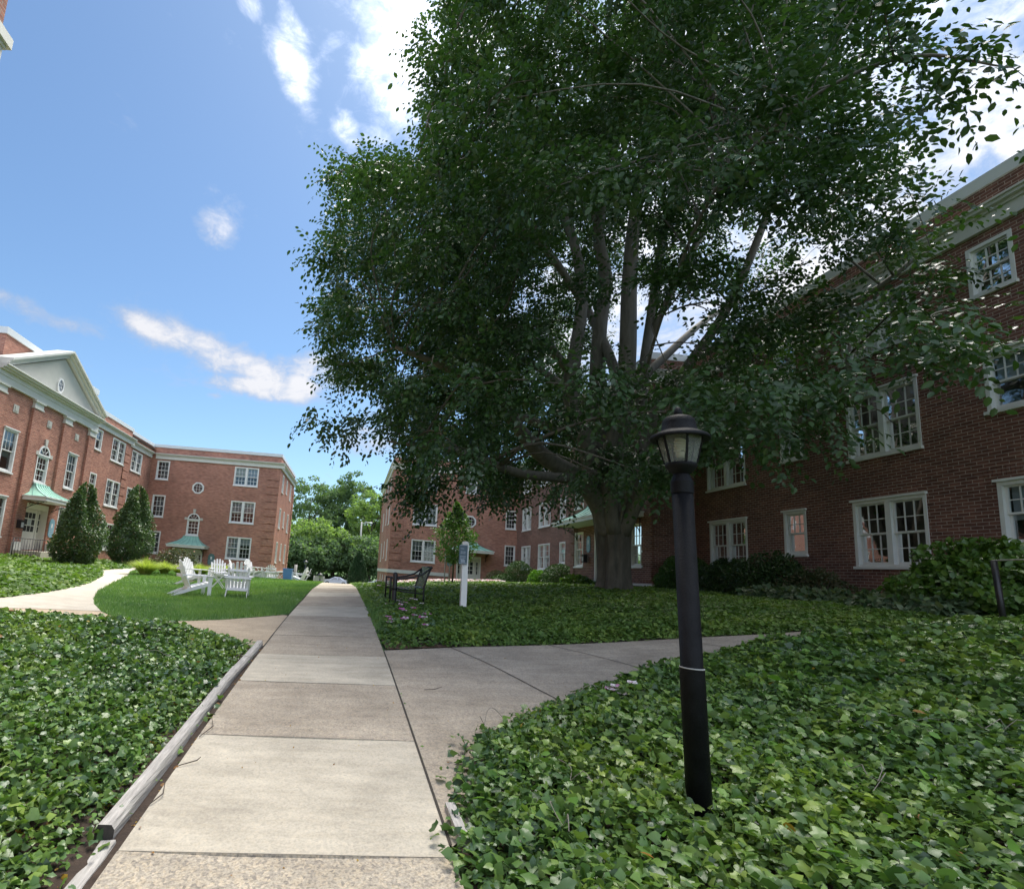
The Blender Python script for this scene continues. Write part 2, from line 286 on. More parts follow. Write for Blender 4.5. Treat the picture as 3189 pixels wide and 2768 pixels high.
SHAPE = dict(
 beech=(np.array([(0, 0, 0), (.25, .24, .05), (.27, .62, .04), (0, 1, -.09), (-.27, .62, .04), (-.25, .24, .05)]), np.array([(0, 1, 2), (0, 2, 3), (0, 3, 4), (0, 4, 5)])),
 oval=(np.array([(0, 0, 0), (.26, .25, .05), (.27, .65, .04), (0, 1, -.10), (-.27, .65, .04), (-.26, .25, .05), (0, .45, -.02)]), np.array([(0, 1, 6), (1, 2, 6), (2, 3, 6), (3, 4, 6), (4, 5, 6), (5, 0, 6)])),
 ivy=(np.array([(0, 0, 0), (.26, -.16, -.03), (.40, .06, .04), (.54, .26, -.06), (.36, .52, .05), (.03, .98, -.14), (-.33, .55, .03), (-.52, .30, -.10), (-.42, .08, .03), (-.28, -.14, .0), (0, .33, .07)]),
      np.array([(0, 1, 10), (1, 2, 10), (2, 3, 10), (3, 4, 10), (4, 5, 10), (5, 6, 10), (6, 7, 10), (7, 8, 10), (8, 9, 10), (9, 0, 10)])),
 ivy2=(np.array([(0, -.05, 0), (.50, .25, -.04), (0, .95, -.08), (-.50, .25, -.04), (0, .35, .05)]), np.array([(0, 1, 4), (1, 2, 4), (2, 3, 4), (3, 0, 4)])),
 petal=(np.array([(-.5, -.3, 0), (.5, -.35, .1), (.45, .5, 0), (-.4, .5, .12)]), np.array([(0, 1, 2), (0, 2, 3)])),
 blade=(np.array([(-.5, 0, 0), (.5, 0, 0), (.05, 1, 0)]), np.array([(0, 1, 2)])),
)
def unit(a): return a / (np.linalg.norm(a, axis=1)[:, None] + 1e-9)
def leaves(pos, nrm, axis, size, shape, width=None):
    T, P = SHAPE[shape]; n = len(pos)
    y = unit(axis); x = unit(np.cross(y, nrm)); z = np.cross(x, y); s = np.asarray(size)[:, None, None]
    w = s if width is None else np.asarray(width)[:, None, None]
    V = pos[:, None, :] + T[None, :, 0:1] * w * x[:, None, :] + T[None, :, 1:2] * s * y[:, None, :] + T[None, :, 2:3] * s * z[:, None, :]
    return V.reshape(-1, 3), (P[None] + (np.arange(n) * len(T))[:, None, None]).reshape(-1, P.shape[1])
def rnd_unit(n):
    return unit(rng.normal(size=(n, 3)))
def in_poly(x, y, poly):
    r = np.zeros(len(x), bool); n = len(poly); j = n - 1
    for i in range(n):
        xi, yi = poly[i]; xj, yj = poly[j]
        c = ((yi > y) != (yj > y)) & (x < (xj - xi) * (y - yi) / (yj - yi + 1e-12) + xi); r ^= c; j = i
    return r
def sample_poly(poly, n):
    p = np.array(poly); a, b = p.min(0), p.max(0); q = rng.uniform(a, b, (n, 2)); return q[in_poly(q[:, 0], q[:, 1], poly)], (b - a).prod()
def edge_dist(q, poly):
    d = np.full(len(q), 1e9)
    for i in range(len(poly)):
        a = np.array(poly[i]); b = np.array(poly[(i + 1) % len(poly)]); ab = b - a; t = np.clip(((q - a) @ ab) / (ab @ ab + 1e-9), 0, 1)
        d = np.minimum(d, np.linalg.norm(q - (a + t[:, None] * ab), axis=1))
    return d
def vnoise(x, y, f, seed=0):
    """cheap smooth noise in -1..1"""
    r = np.random.default_rng(seed); o = 0
    for k in range(5):
        a = r.uniform(0, 2 * pi); w = f * r.uniform(.6, 1.8); o = o + np.sin(w * (x * cos(a) + y * sin(a)) + r.uniform(0, 6.3) + 1.3 * np.sin(w * .7 * (y * cos(a) - x * sin(a)) + r.uniform(0, 6.3)))
    return o / 3.2
def drape(name, poly, mats, lift, step, label=None, thick=0, kind='structure', hfun=None):
    """flat area laid over the terrain"""
    P = [Vector(p) for p in poly]; n = len(P); pts = []; 
    dense = []
    for i in range(n):
        a, b = P[i], P[(i + 1) % n]; k = max(1, int((b - a).length / step))
        dense += [a.lerp(b, t / k) for t in range(k)]
    ar = np.array([tuple(p) for p in dense]); lo, hi = ar.min(0), ar.max(0)
    gx, gy = np.meshgrid(np.arange(lo[0], hi[0], step), np.arange(lo[1], hi[1], step)); q = np.stack([gx.ravel(), gy.ravel()], 1)
    q = q[in_poly(q[:, 0], q[:, 1], [tuple(p) for p in dense])]
    if len(q): q = q[edge_dist(q, [tuple(p) for p in poly]) > step * .35]
    m = len(dense); allp = dense + [Vector(t) for t in q]
    res = delaunay_2d_cdt(allp, [(i, (i + 1) % m) for i in range(m)], [list(range(m))], 1, 1e-5)
    xy = np.array([tuple(v) for v in res[0]]); z = ground(xy[:, 0], xy[:, 1]) + lift
    if hfun is not None: z = z + hfun(xy)
    V = np.column_stack([xy, z]).tolist(); Fc = [tuple(f) for f in res[2]]
    if thick:
        k0 = len(V); ring = [(p[0], p[1]) for p in dense]; zz = ground([p[0] for p in ring], [p[1] for p in ring])
        V += [(a, b, c + lift) for (a, b), c in zip(ring, zz)] + [(a, b, c + lift - thick) for (a, b), c in zip(ring, zz)]
        Fc += [(k0 + i, k0 + (i + 1) % m, k0 + m + (i + 1) % m, k0 + m + i) for i in range(m)]
    me = bpy.data.meshes.new(name); me.from_pydata(V, [], Fc); me.materials.append(MT[mats]); me.update()
    o = link(name, me)
    return props(o, label, None, None, kind)

# ------------------------------------------------------------------ camera, sky, sun
cam = bpy.data.cameras.new('camera'); co = bpy.data.objects.new('camera', cam); COL.objects.link(co)
R = Matrix(((M[0][0], -M[1][0], -M[2][0]), (M[0][1], -M[1][1], -M[2][1]), (M[0][2], -M[1][2], -M[2][2])))
co.matrix_world = R.to_4x4()
cam.sensor_fit = 'HORIZONTAL'; cam.sensor_width = 36; cam.lens = F_PX * 36 / 3189
cam.shift_x = (1594.5 - CX) / 3189; cam.shift_y = (CY - 1384) / 3189; cam.clip_start = .05; cam.clip_end = 3000
scene.camera = co
SUN_EL, SUN_AZ = 64.0, 24.0          # azimuth from +Y (down the walk) towards +X
sv = Vector((sin(rad(SUN_AZ)) * cos(rad(SUN_EL)), cos(rad(SUN_AZ)) * cos(rad(SUN_EL)), sin(rad(SUN_EL))))
sl = bpy.data.lights.new('sun', 'SUN'); sl.energy = 2.9; sl.angle = rad(42); sl.color = (1, .95, .87)
so = bpy.data.objects.new('sun', sl); COL.objects.link(so); so.rotation_euler = (-sv).to_track_quat('-Z', 'Y').to_euler(); so.location = (0, 0, 40)
world = bpy.data.worlds.new('World'); scene.world = world; world.use_nodes = True
nt = world.node_tree; L = nt.links.new
bg = nt.nodes['Background']; sky = nt.nodes.new('ShaderNodeTexSky'); sky.sky_type = 'NISHITA'; sky.sun_disc = False
sky.sun_elevation = rad(SUN_EL); sky.sun_rotation = rad(SUN_AZ); sky.air_density = 1.0; sky.dust_density = .6; sky.ozone_density = 3.5
SKY_K = .060
CLOUDS = [ # px, py in the photograph, half length, half width, angle (deg, clockwise down), strength, sharpness of texture
 (588,60,70,26,70,.75),(590,150,85,36,68,1.0),(612,205,34,20,75,.8),(800,150,130,85,65,1.15),(900,60,190,120,20,1.2),(700,262,45,26,60,.85),(760,275,42,24,20,.8),(690,75,42,22,-30,.65),(505,8,40,26,50,.7),(770,5,80,30,0,.7),(960,150,190,150,0,1.1),
 (437,462,60,40,25,1.0),(330,672,100,24,28,1.05),(420,708,120,32,27,1.15),(510,748,90,34,25,1.15),(545,785,100,26,10,1.3),(600,788,46,32,0,1.35),(640,745,70,34,10,.8),(570,735,95,24,12,.6),(40,622,95,26,26,.8),(135,655,80,20,14,.8),(175,742,26,10,0,.6),(430,798,16,8,0,.7),
 (1990,180,175,130,20,1.2),(1960,30,190,70,0,.9),(2080,290,120,70,30,1.0),(1500,330,520,330,10,1.1),(1250,640,420,160,0,1.0),(760,870,110,50,-20,.75),(1620,560,260,120,0,1.1),(720,770,60,34,0,.5)]
tc = nt.nodes.new('ShaderNodeTexCoord'); D = tc.outputs['Generated']
def vdot(vec):
    n = nt.nodes.new('ShaderNodeVectorMath'); n.operation = 'DOT_PRODUCT'; L(D, n.inputs[0]); n.inputs[1].default_value = tuple(vec); return n.outputs['Value']
def mth(op, a, b=None, clamp=False):
    n = nt.nodes.new('ShaderNodeMath'); n.operation = op; n.use_clamp = clamp
    for i, q in enumerate((a, b)):
        if q is None: continue
        if hasattr(q, 'links'): L(q, n.inputs[i])
        else: n.inputs[i].default_value = q
    return n.outputs[0]
acc = None
for px, py, hl, hw, ang, st in CLOUDS:
    c = unit(ray(px, py)[None])[0]; a = ang * pi / 180
    def tang(dx, dy):
        e = unit(ray(px + dx, py + dy)[None])[0] - c; e = e - c * (e @ c); k = np.linalg.norm(e); return e / k, k
    ea, ka = tang(hl * cos(a), hl * sin(a)); eb, kb = tang(-hw * sin(a), hw * cos(a))
    eb = eb - ea * (eb @ ea); eb /= np.linalg.norm(eb)
    u = mth('MULTIPLY', vdot(ea), 1 / ka); v = mth('MULTIPLY', vdot(eb), 1 / kb)
    r2 = mth('ADD', mth('MULTIPLY', u, u), mth('MULTIPLY', v, v))
    front = mth('GREATER_THAN', vdot(c), .3)
    g = mth('MULTIPLY', mth('DIVIDE', st, mth('ADD', mth('MULTIPLY', mth('MULTIPLY', r2, r2), .85), 1.0)), front)
    acc = g if acc is None else mth('MAXIMUM', acc, g)
mp = nt.nodes.new('ShaderNodeMapping'); mp.inputs['Scale'].default_value = (1, 1, 1.7); L(D, mp.inputs[0])
n1 = nt.nodes.new('ShaderNodeTexNoise'); n1.inputs['Scale'].default_value = 7; n1.inputs['Detail'].default_value = 9; n1.inputs['Roughness'].default_value = .62; n1.inputs['Distortion'].default_value = .35; L(mp.outputs[0], n1.inputs['Vector'])
n2 = nt.nodes.new('ShaderNodeTexNoise'); n2.inputs['Scale'].default_value = 2.6; n2.inputs['Detail'].default_value = 4; L(D, n2.inputs['Vector'])
n3 = nt.nodes.new('ShaderNodeTexNoise'); n3.inputs['Scale'].default_value = 24; n3.inputs['Detail'].default_value = 8; n3.inputs['Roughness'].default_value = .68; n3.inputs['Distortion'].default_value = .6; L(mp.outputs[0], n3.inputs['Vector'])
raw = mth('ADD', mth('ADD', mth('MULTIPLY', mth('SUBTRACT', n1.outputs['Fac'], .5), 2.2), mth('MULTIPLY', mth('SUBTRACT', n3.outputs['Fac'], .5), 1.1)), mth('SUBTRACT', acc, .52))
mr = nt.nodes.new('ShaderNodeMapRange'); mr.interpolation_type = 'SMOOTHSTEP'; mr.inputs['From Min'].default_value = -.20; mr.inputs['From Max'].default_value = .80; L(raw, mr.inputs['Value'])
mask = mth('MULTIPLY', mr.outputs[0], .95)
# unseen broken cloud added behind the viewer, brightened as fill light
rest = nt.nodes.new('ShaderNodeMapRange'); rest.interpolation_type = 'SMOOTHSTEP'; rest.inputs['From Min'].default_value = .40; rest.inputs['From Max'].default_value = .58; L(n2.outputs['Fac'], rest.inputs['Value'])
back = mth('MULTIPLY', rest.outputs[0], mth('MULTIPLY', mth('SUBTRACT', .05, vdot((.05, 1, .1))), 2.5, True), True)
mask = mth('MAXIMUM', mask, mth('MULTIPLY', back, .8))
skc = nt.nodes.new('ShaderNodeMix'); skc.data_type = 'RGBA'; skc.blend_type = 'MULTIPLY'; skc.inputs[0].default_value = 1; L(sky.outputs[0], skc.inputs[6]); skc.inputs[7].default_value = (SKY_K * .88, SKY_K * .99, SKY_K * 1.0, 1)
cl = nt.nodes.new('ShaderNodeValToRGB'); cl.color_ramp.elements[0].color = (.62, .68, .82, 1); cl.color_ramp.elements[1].color = (1.02, 1.02, 1.06, 1); cl.color_ramp.elements[0].position = .25; cl.color_ramp.elements[1].position = .8; L(raw, cl.inputs[0])
mx = nt.nodes.new('ShaderNodeMix'); mx.data_type = 'RGBA'; L(mask, mx.inputs[0]); L(skc.outputs[2], mx.inputs[6])
sg_ = mth('POWER', mth('MAXIMUM', vdot(tuple(sv)), 0.0), 9.0)
gain = mth('ADD', mth('ADD', .30, mth('MULTIPLY', sg_, .9)), mth('MULTIPLY', mth('MULTIPLY', mth('SUBTRACT', .05, vdot((.05, 1, .1))), 2.5, True), .85))  # last term: extra gain on the unseen rear cloud, for fill light
cg = nt.nodes.new('ShaderNodeVectorMath'); cg.operation = 'SCALE'; L(cl.outputs[0], cg.inputs[0]); L(gain, cg.inputs['Scale']); L(cg.outputs[0], mx.inputs[7])
L(mx.outputs[2], bg.inputs[0]); bg.inputs[1].default_value = 1.0
vs = scene.view_settings; vs.view_transform = 'Standard'; vs.look = 'None'; vs.exposure = 1.55; vs.gamma = 1
cy = scene.cycles; cy.max_bounces = 7; cy.diffuse_bounces = 3; cy.glossy_bounces = 3; cy.transmission_bounces = 4; cy.transparent_max_bounces = 8; cy.caustics_reflective = False; cy.caustics_refractive = False
cy.use_denoising = True
try: cy.denoiser = 'OPENIMAGEDENOISE'; cy.denoising_input_passes = 'RGB_ALBEDO_NORMAL'
except Exception: pass

# ------------------------------------------------------------------ ground, walks, lawn, beds
def spaced(lo, hi, fine0, fine1, f, c):
    a = list(np.arange(fine0, fine1, f)); s = f; x = fine1
    while x < hi: a.append(x); s = min(s * 1.25, c); x += s
    a.append(hi); s = f; x = fine0
    while x > lo: s = min(s * 1.25, c); x -= s; a.append(max(x, lo))
    return np.unique(np.array(a))
gxs = spaced(-500, 500, -16, 14, .4, 60); gys = spaced(-60, 900, -2, 34, .4, 60)
X, Y = np.meshgrid(gxs, gys); Z = ground(X.ravel(), Y.ravel()); V = np.column_stack([X.ravel(), Y.ravel(), Z - .03]); nx, ny = len(gxs), len(gys)
i = (np.arange(ny - 1)[:, None] * nx + np.arange(nx - 1)[None]).ravel()
props(mesh_np('ground', V, np.stack([i, i + 1, i + nx + 1, i + nx], 1), 'turf', smooth=True), kind='structure')
def path_l(y): return -.905 - .0186 * (y - 2.5)
def path_r(y): return .545 - .0225 * (y - 2.5)
# main walk: one mesh of concrete slabs
joints = [-1.4, -.05, 1.22, 2.51, 3.79, 5.08, 6.23, 7.45, 9.42, 11.2]
while joints[-1] < 46: joints.append(joints[-1] + 1.32)
tone = [4, 4, 4, 0, 1, 0, 1, 1, 0, 1]
while len(tone) < len(joints): tone.append([1, 0, 1, 1, 0][len(tone) % 5])
mb = MB()
for k in range(len(joints) - 1):
    y0, y1 = joints[k] + .005, joints[k + 1] - .005; ns = max(2, int((y1 - y0) / .3)); lv = random.uniform(-.004, .004)
    for s in range(ns):
        a = y0 + (y1 - y0) * s / ns; b = y0 + (y1 - y0) * (s + 1) / ns
        for c in range(3):
            q = []
            for (yy, cc) in ((a, c), (a, c + 1), (b, c + 1), (b, c)):
                xx = path_l(yy) + (path_r(yy) - path_l(yy)) * cc / 3; q.append((xx, yy, gz(xx, yy) + .035 + lv))
            mb.quad(*q, m=tone[k])
    for yy in (y0, y1):
        xa, xb = path_l(yy), path_r(yy); mb.quad((xa, yy, gz(xa, yy) - .02), (xb, yy, gz(xb, yy) - .02), (xb, yy, gz(xb, yy) + .035 + lv), (xa, yy, gz(xa, yy) + .035 + lv), m=tone[k])
props(mb.build('main_walk', ['slab_l', 'slab_d', 'slab_t', 'slab_p', 'slab_a']), kind='structure')
# tan walk that joins from the left, and the pale walk curving up to the left entrance
tan_top = GL((572, 1243), (450, 1253), (330, 1257), (235, 1251), (203, 1236)); tan_bot = GL((228, 1259), (330, 1268), (400, 1277), (455, 1290), (500, 1312))
tan = [(path_l(9.5) - .012, 9.5)] + tan_top[0:] + [tuple(G(110, 1231)), tuple(G(0, 1228)), (-9, 9.1), (-14, 9.9), (-14, 7.6), (-9, 7.2), (-5.2, 7.2)] + [(a, b - .35) for a, b in tan_bot[:-1]] + [(path_l(6.7) - .012, 6.7)]
props(drape('side_walk', tan, 'slab_t', .028, .5), kind='structure')
lawn_l = GL((203, 1236), (190, 1222), (188, 1210), (197, 1194), (225, 1178), (258, 1162), (262, 1154))
bank_edge = GL((0, 1209), (85, 1198), (140, 1188), (180, 1177), (203, 1163), (203, 1151))
pale = [tuple(G(203, 1236)), *lawn_l[1:], (-10.3, 27), (-11.8, 30), (-12.6, 29.6), (-11.2, 25.5), *bank_edge[::-1], (-9, 10.9), (-14, 11.5), (-14, 9.95), (-9, 9.12), tuple(G(0, 1229)), tuple(G(110, 1232))]
props(drape('curved_walk', pale, 'slab_p', .032, .5), kind='structure')
# walk that leaves to the right between the ivy beds
rtop = [(.47, 6.6), (1.5, 6.85), (2.6, 6.98), (4.5, 7.22), (5.75, 7.3), (8.7, 7.72), (12.3, 8.5)]; rbot = [(12.3, 6.8), (8, 6.3), (5.8, 6.2), (3.3, 5.1), (1.9, 4.0), (.95, 3.0), (path_r(2.6) + .012, 2.6)]
rj = [((.99, 3.2), None), ((1.92, 6.9), (2.35, 4.5)), ((3.55, 7.12), (4.0, 5.4)), ((5.2, 7.28), (5.5, 5.9)), ((7, 7.5), (7.2, 6.2))]
right = [(path_r(6.5) + .012, 6.5)] + rtop + rbot
props(drape('branch_walk', right, 'slab_d', .030, .4), kind='structure')
mb = MB()                                   # dark open joints in the branch walk and along the main walk
def ribbon(pts, w, lift, m=0):
    pts = np.array(pts, float); t = np.gradient(pts, axis=0); t /= np.linalg.norm(t, axis=1)[:, None]; nn = np.stack([-t[:, 1], t[:, 0]], 1)
    for k in range(len(pts) - 1):
        q = [pts[k] - nn[k] * w / 2, pts[k] + nn[k] * w / 2, pts[k + 1] + nn[k + 1] * w / 2, pts[k + 1] - nn[k + 1] * w / 2]
        mb.quad(*[(p[0], p[1], gz(*p) + lift) for p in q], m=m)
for a, b in (((1.30, 6.84), (2.02, 4.3)), ((2.62, 6.99), (3.5, 5.2)), ((4.4, 7.2), (5.2, 5.7))):
    ribbon([np.array(a) + (np.array(b) - np.array(a)) * t + np.array([.03 * sin(5 * t), 0]) for t in np.linspace(0, 1, 8)], .011, .035)
ribbon([(path_r(y) + .006, y) for y in np.linspace(2.6, 6.5, 24)], .015, .037)
ribbon([(path_l(y) - .006, y) for y in np.linspace(6.6, 9.6, 14)], .015, .037)
props(mb.build('walk_joints', 'joint'), kind='structure')
lawn = [tuple(p) for p in lawn_l] + [(-10.2, 27), (-11.5, 31), (-14.5, 33), (-15.3, 37), (-13, 39.9), (-6.0, 40), (-5.8, 44), (path_l(44) - .03, 44)] + [(path_l(y) - .03, y) for y in (36, 30, 25, 20, 15, 12, 9.7)] + tan_top[1:-1]
lawn_h = lambda xy: .03 + .0 * xy[:, 0]
props(drape('lawn', lawn, 'turf', .03, .6), kind='structure')
bed_l = [(path_l(y) - .17, y) for y in (.2, 2.5, 4.5, 6.75)] + [tuple(p) for p in tan_bot[::-1]] + [tuple(G(110, 1250)), tuple(G(0, 1241)), (-9, 7.2), (-9, .2)]
bed_r = [(path_r(.2) + .03, .2), (path_r(2.5) + .04, 2.5), (.66, 3.05), (.9, 3.75), (1.9, 4.62), (3.22, 5.66), (4.6, 6.35), (5.9, 6.85), (8.8, 7.45), (12.4, 7.9), (12.4, .2)]
bed_m = [(.50, 6.72), (1.5, 6.92), (2.6, 7.06), (4.5, 7.30), (5.75, 7.38), (8.7, 7.8), (12.4, 8.6), (12.4, 18.9), (10.8, 19.3), (10.6, 26.5), (12.3, 27.5), (12.3, 38), (7, 38), (2.2, 40), (path_r(40) + .04, 40)] + [(path_r(y) + .04, y) for y in (30, 20, 14, 10, 8)]
bank = [*bank_edge, (-10.2, 25.0), (-11.6, 29.5), (-15.7, 30.5), (-15.2, 30.2), (-15.2, 27.2), (-13.9, 27), (-13.9, 24.2), (-15.2, 24), (-15.2, 12), (-9, 10.95)]
for nm, p in (('planting_bed', bed_l), ('planting_bed', bed_r), ('planting_bed', bed_m), ('planting_bed', bank)):
    props(drape(nm, p, 'soil', .02, .5), kind='structure')
props(drape('edge_soil', [(path_l(y) - .004, y) for y in (.2, 2.5, 4.5, 6.72)] + [(path_l(y) - .30, y) for y in (6.72, 4.5, 2.5, .2)], 'soil', .024, .25), kind='structure')
# parking area beyond the crest
mb = MB(); mb.quad((-70, 84, -3.295), (60, 84, -3.295), (60, 100, -3.295), (-70, 100, -3.295)); mb.quad((-70, 108, -3.295), (60, 108, -3.295), (60, 116, -3.295), (-70, 116, -3.295))
props(mb.build('parking_road', 'asphalt'), kind='structure')

# ------------------------------------------------------------------ buildings
class Face:
    """a wall plane; u runs along it, d is the distance out of the wall"""
    def __init__(s, kind, c): s.k = kind; s.c = c
    def P(s, u, d, z):
        if s.k == 'S': return (u, s.c - d, z)
        if s.k == 'N': return (u, s.c + d, z)
        if s.k == 'E': return (s.c + d, u, z)
        return (s.c - d, u, z)
    def box(s, mb, u0, u1, d0, d1, z0, z1, m=0):
        a = s.P(u0, d0, z0); b = s.P(u1, d1, z1); mb.box(min(a[0], b[0]), max(a[0], b[0]), min(a[1], b[1]), max(a[1], b[1]), z0, z1, m)
def wall_sheet(mb, F, u0, u1, z0, z1, holes, m=0, reveal=.12):
    us = sorted({u0, u1, *[min(max(h[k], u0), u1) for h in holes for k in (0, 1)]}); zs = sorted({z0, z1, *[min(max(h[k], z0), z1) for h in holes for k in (2, 3)]})
    for a, b in zip(us[:-1], us[1:]):
        for c, d in zip(zs[:-1], zs[1:]):
            um, zm = (a + b) / 2, (c + d) / 2
            if any(h[0] < um < h[1] and h[2] < zm < h[3] for h in holes): continue
            mb.quad(F.P(a, 0, c), F.P(b, 0, c), F.P(b, 0, d), F.P(a, 0, d), m=m)
    for h in holes:
        a, b, c, d = h
        for q in (((a, 0, c), (a, -reveal, c), (a, -reveal, d), (a, 0, d)), ((b, 0, c), (b, -reveal, c), (b, -reveal, d), (b, 0, d)), ((a, 0, d), (b, 0, d), (b, -reveal, d), (a, -reveal, d)), ((a, 0, c), (b, 0, c), (b, -reveal, c), (a, -reveal, c))):
            mb.quad(*[F.P(*t) for t in q], m=m)
def window(bld, F, u0, u1, z0, z1, kind='d', cols=3, blinds=(), low_bare=False, crown=False, lift=0):
    """double hung window: casing with sash, glass, sill and blind children. returns its wall opening"""
    fr = MB(); w = .075; n = 2 if kind == 'd' else 1; mull = .13
    F.box(fr, u0, u0 + w, -.14, .015, z0, z1); F.box(fr, u1 - w, u1, -.14, .015, z0, z1); F.box(fr, u0 + w, u1 - w, -.14, .018, z1 - w, z1); F.box(fr, u0 + w, u1 - w, -.14, -.002, z0, z0 + .05)
    if crown: F.box(fr, u0 - .03, u1 + .03, .0, .07, z1 + .003, z1 + .055)
    ui = [(u0 + w, u1 - w)]
    if n == 2:
        c = (u0 + u1) / 2; F.box(fr, c - mull / 2, c + mull / 2, -.139, .012, z0 + .05, z1 - w); ui = [(u0 + w, c - mull / 2), (c + mull / 2, u1 - w)]
    # dark room behind
    for (a, b, c, d, e, f) in ((u0, u1, -.75, -.74, z0, z1), (u0, u0 + .005, -.74, -.145, z0, z1), (u1 - .005, u1, -.74, -.145, z0, z1), (u0 + .005, u1 - .005, -.74, -.145, z1 - .005, z1), (u0 + .005, u1 - .005, -.74, -.145, z0, z0 + .005)): F.box(fr, a, b, c, d, e, f, 1)
    wo = fr.build('window', ['white', 'inside'], bld)
    si = MB(); F.box(si, u0 - .03, u1 + .03, -.02, .065, z0 - .07, z0 - .002); si.build('sill', 'white', wo)
    sh = MB(); pn = MB(); bl = {}
    zi0, zi1 = z0 + .05, z1 - w; zm = (zi0 + zi1) / 2 + .0
    for k, (a, b) in enumerate(ui):
        for (lo, hi, d0, d1, up) in ((zm - .02, zi1, -.085, -.045, True), (zi0, zm + .02, -.13, -.09, False)):
            s = .045; F.box(sh, a, a + s, d0, d1, lo, hi); F.box(sh, b - s, b, d0, d1, lo, hi); F.box(sh, a + s, b - s, d0, d1, hi - (.035 if up else .045), hi - .001); F.box(sh, a + s, b - s, d0, d1, lo + .001, lo + (.045 if up else .06))
            dm = (d0 + d1) / 2
            if up or not low_bare:
                for q in range(1, cols):
                    x = a + s + (b - a - 2 * s) * q / cols; F.box(sh, x - .011, x + .011, dm - .006, dm + .012, lo + .04, hi - .035)
                z = (lo + hi) / 2; F.box(sh, a + s, b - s, dm - .005, dm + .011, z - .011, z + .011)
            pn.quad(F.P(a + s, dm, lo), F.P(b - s, dm, lo), F.P(b - s, dm, hi), F.P(a + s, dm, hi))
        if k < len(blinds) and blinds[k]:
            ty, frac = blinds[k]; q = bl.setdefault(ty, MB()); F.box(q, a + .01, b - .01, -.19, -.18, zi1 - (zi1 - zi0) * frac, zi1)
    sh.build('sash', 'white', wo); pn.build('pane', 'glass', wo)
    for ty, q in bl.items(): q.build('curtain' if ty in ('redc', 'sheer') else 'blind', ty, wo)
    return (u0, u1, z0, z1)
def slit(bld, F, u0, u1, z0, z1):
    return window(bld, F, u0, u1, z0, z1, 's', 3, [('blind', .6)])
def octagon(bld, F, u, z, r, rz=None):
    rz = rz or r; fr = MB(); A = [(k + .5) * pi / 4 for k in range(8)]
    for k in range(8):
        a, b = A[k], A[(k + 1) % 8]; o = r / cos(pi / 8); i = o * .76; ko = rz / r
        P = [F.P(u + o * cos(a), .0, z + ko * o * sin(a)), F.P(u + o * cos(b), .0, z + ko * o * sin(b)), F.P(u + i * cos(b), .0, z + ko * i * sin(b)), F.P(u + i * cos(a), .0, z + ko * i * sin(a)),
             F.P(u + o * cos(a), .06, z + ko * o * sin(a)), F.P(u + o * cos(b), .06, z + ko * o * sin(b)), F.P(u + i * cos(b), .06, z + ko * i * sin(b)), F.P(u + i * cos(a), .06, z + ko * i * sin(a))]
        fr.hexa(P)
    i = r / cos(pi / 8) * .77; ko = rz / r
    fr.quad(*[F.P(u + i * cos(a), .004, z + ko * i * sin(a)) for a in A], m=1)
    wo = fr.build('octagonal_window', ['white', 'inside'], bld); sh = MB(); pn = MB()
    for q in (-.25, .25):
        F.box(sh, u + q * r - .012, u + q * r + .012, .02, .04, z - i * .9 * ko, z + i * .9 * ko); F.box(sh, u - i * .9, u + i * .9, .022, .038, z + q * r * ko - .012, z + q * r * ko + .012)
    pn.quad(*[F.P(u + i * cos(a), .03, z + ko * i * sin(a)) for a in A])
    sh.build('sash', 'white', wo); pn.build('pane', 'glass', wo)
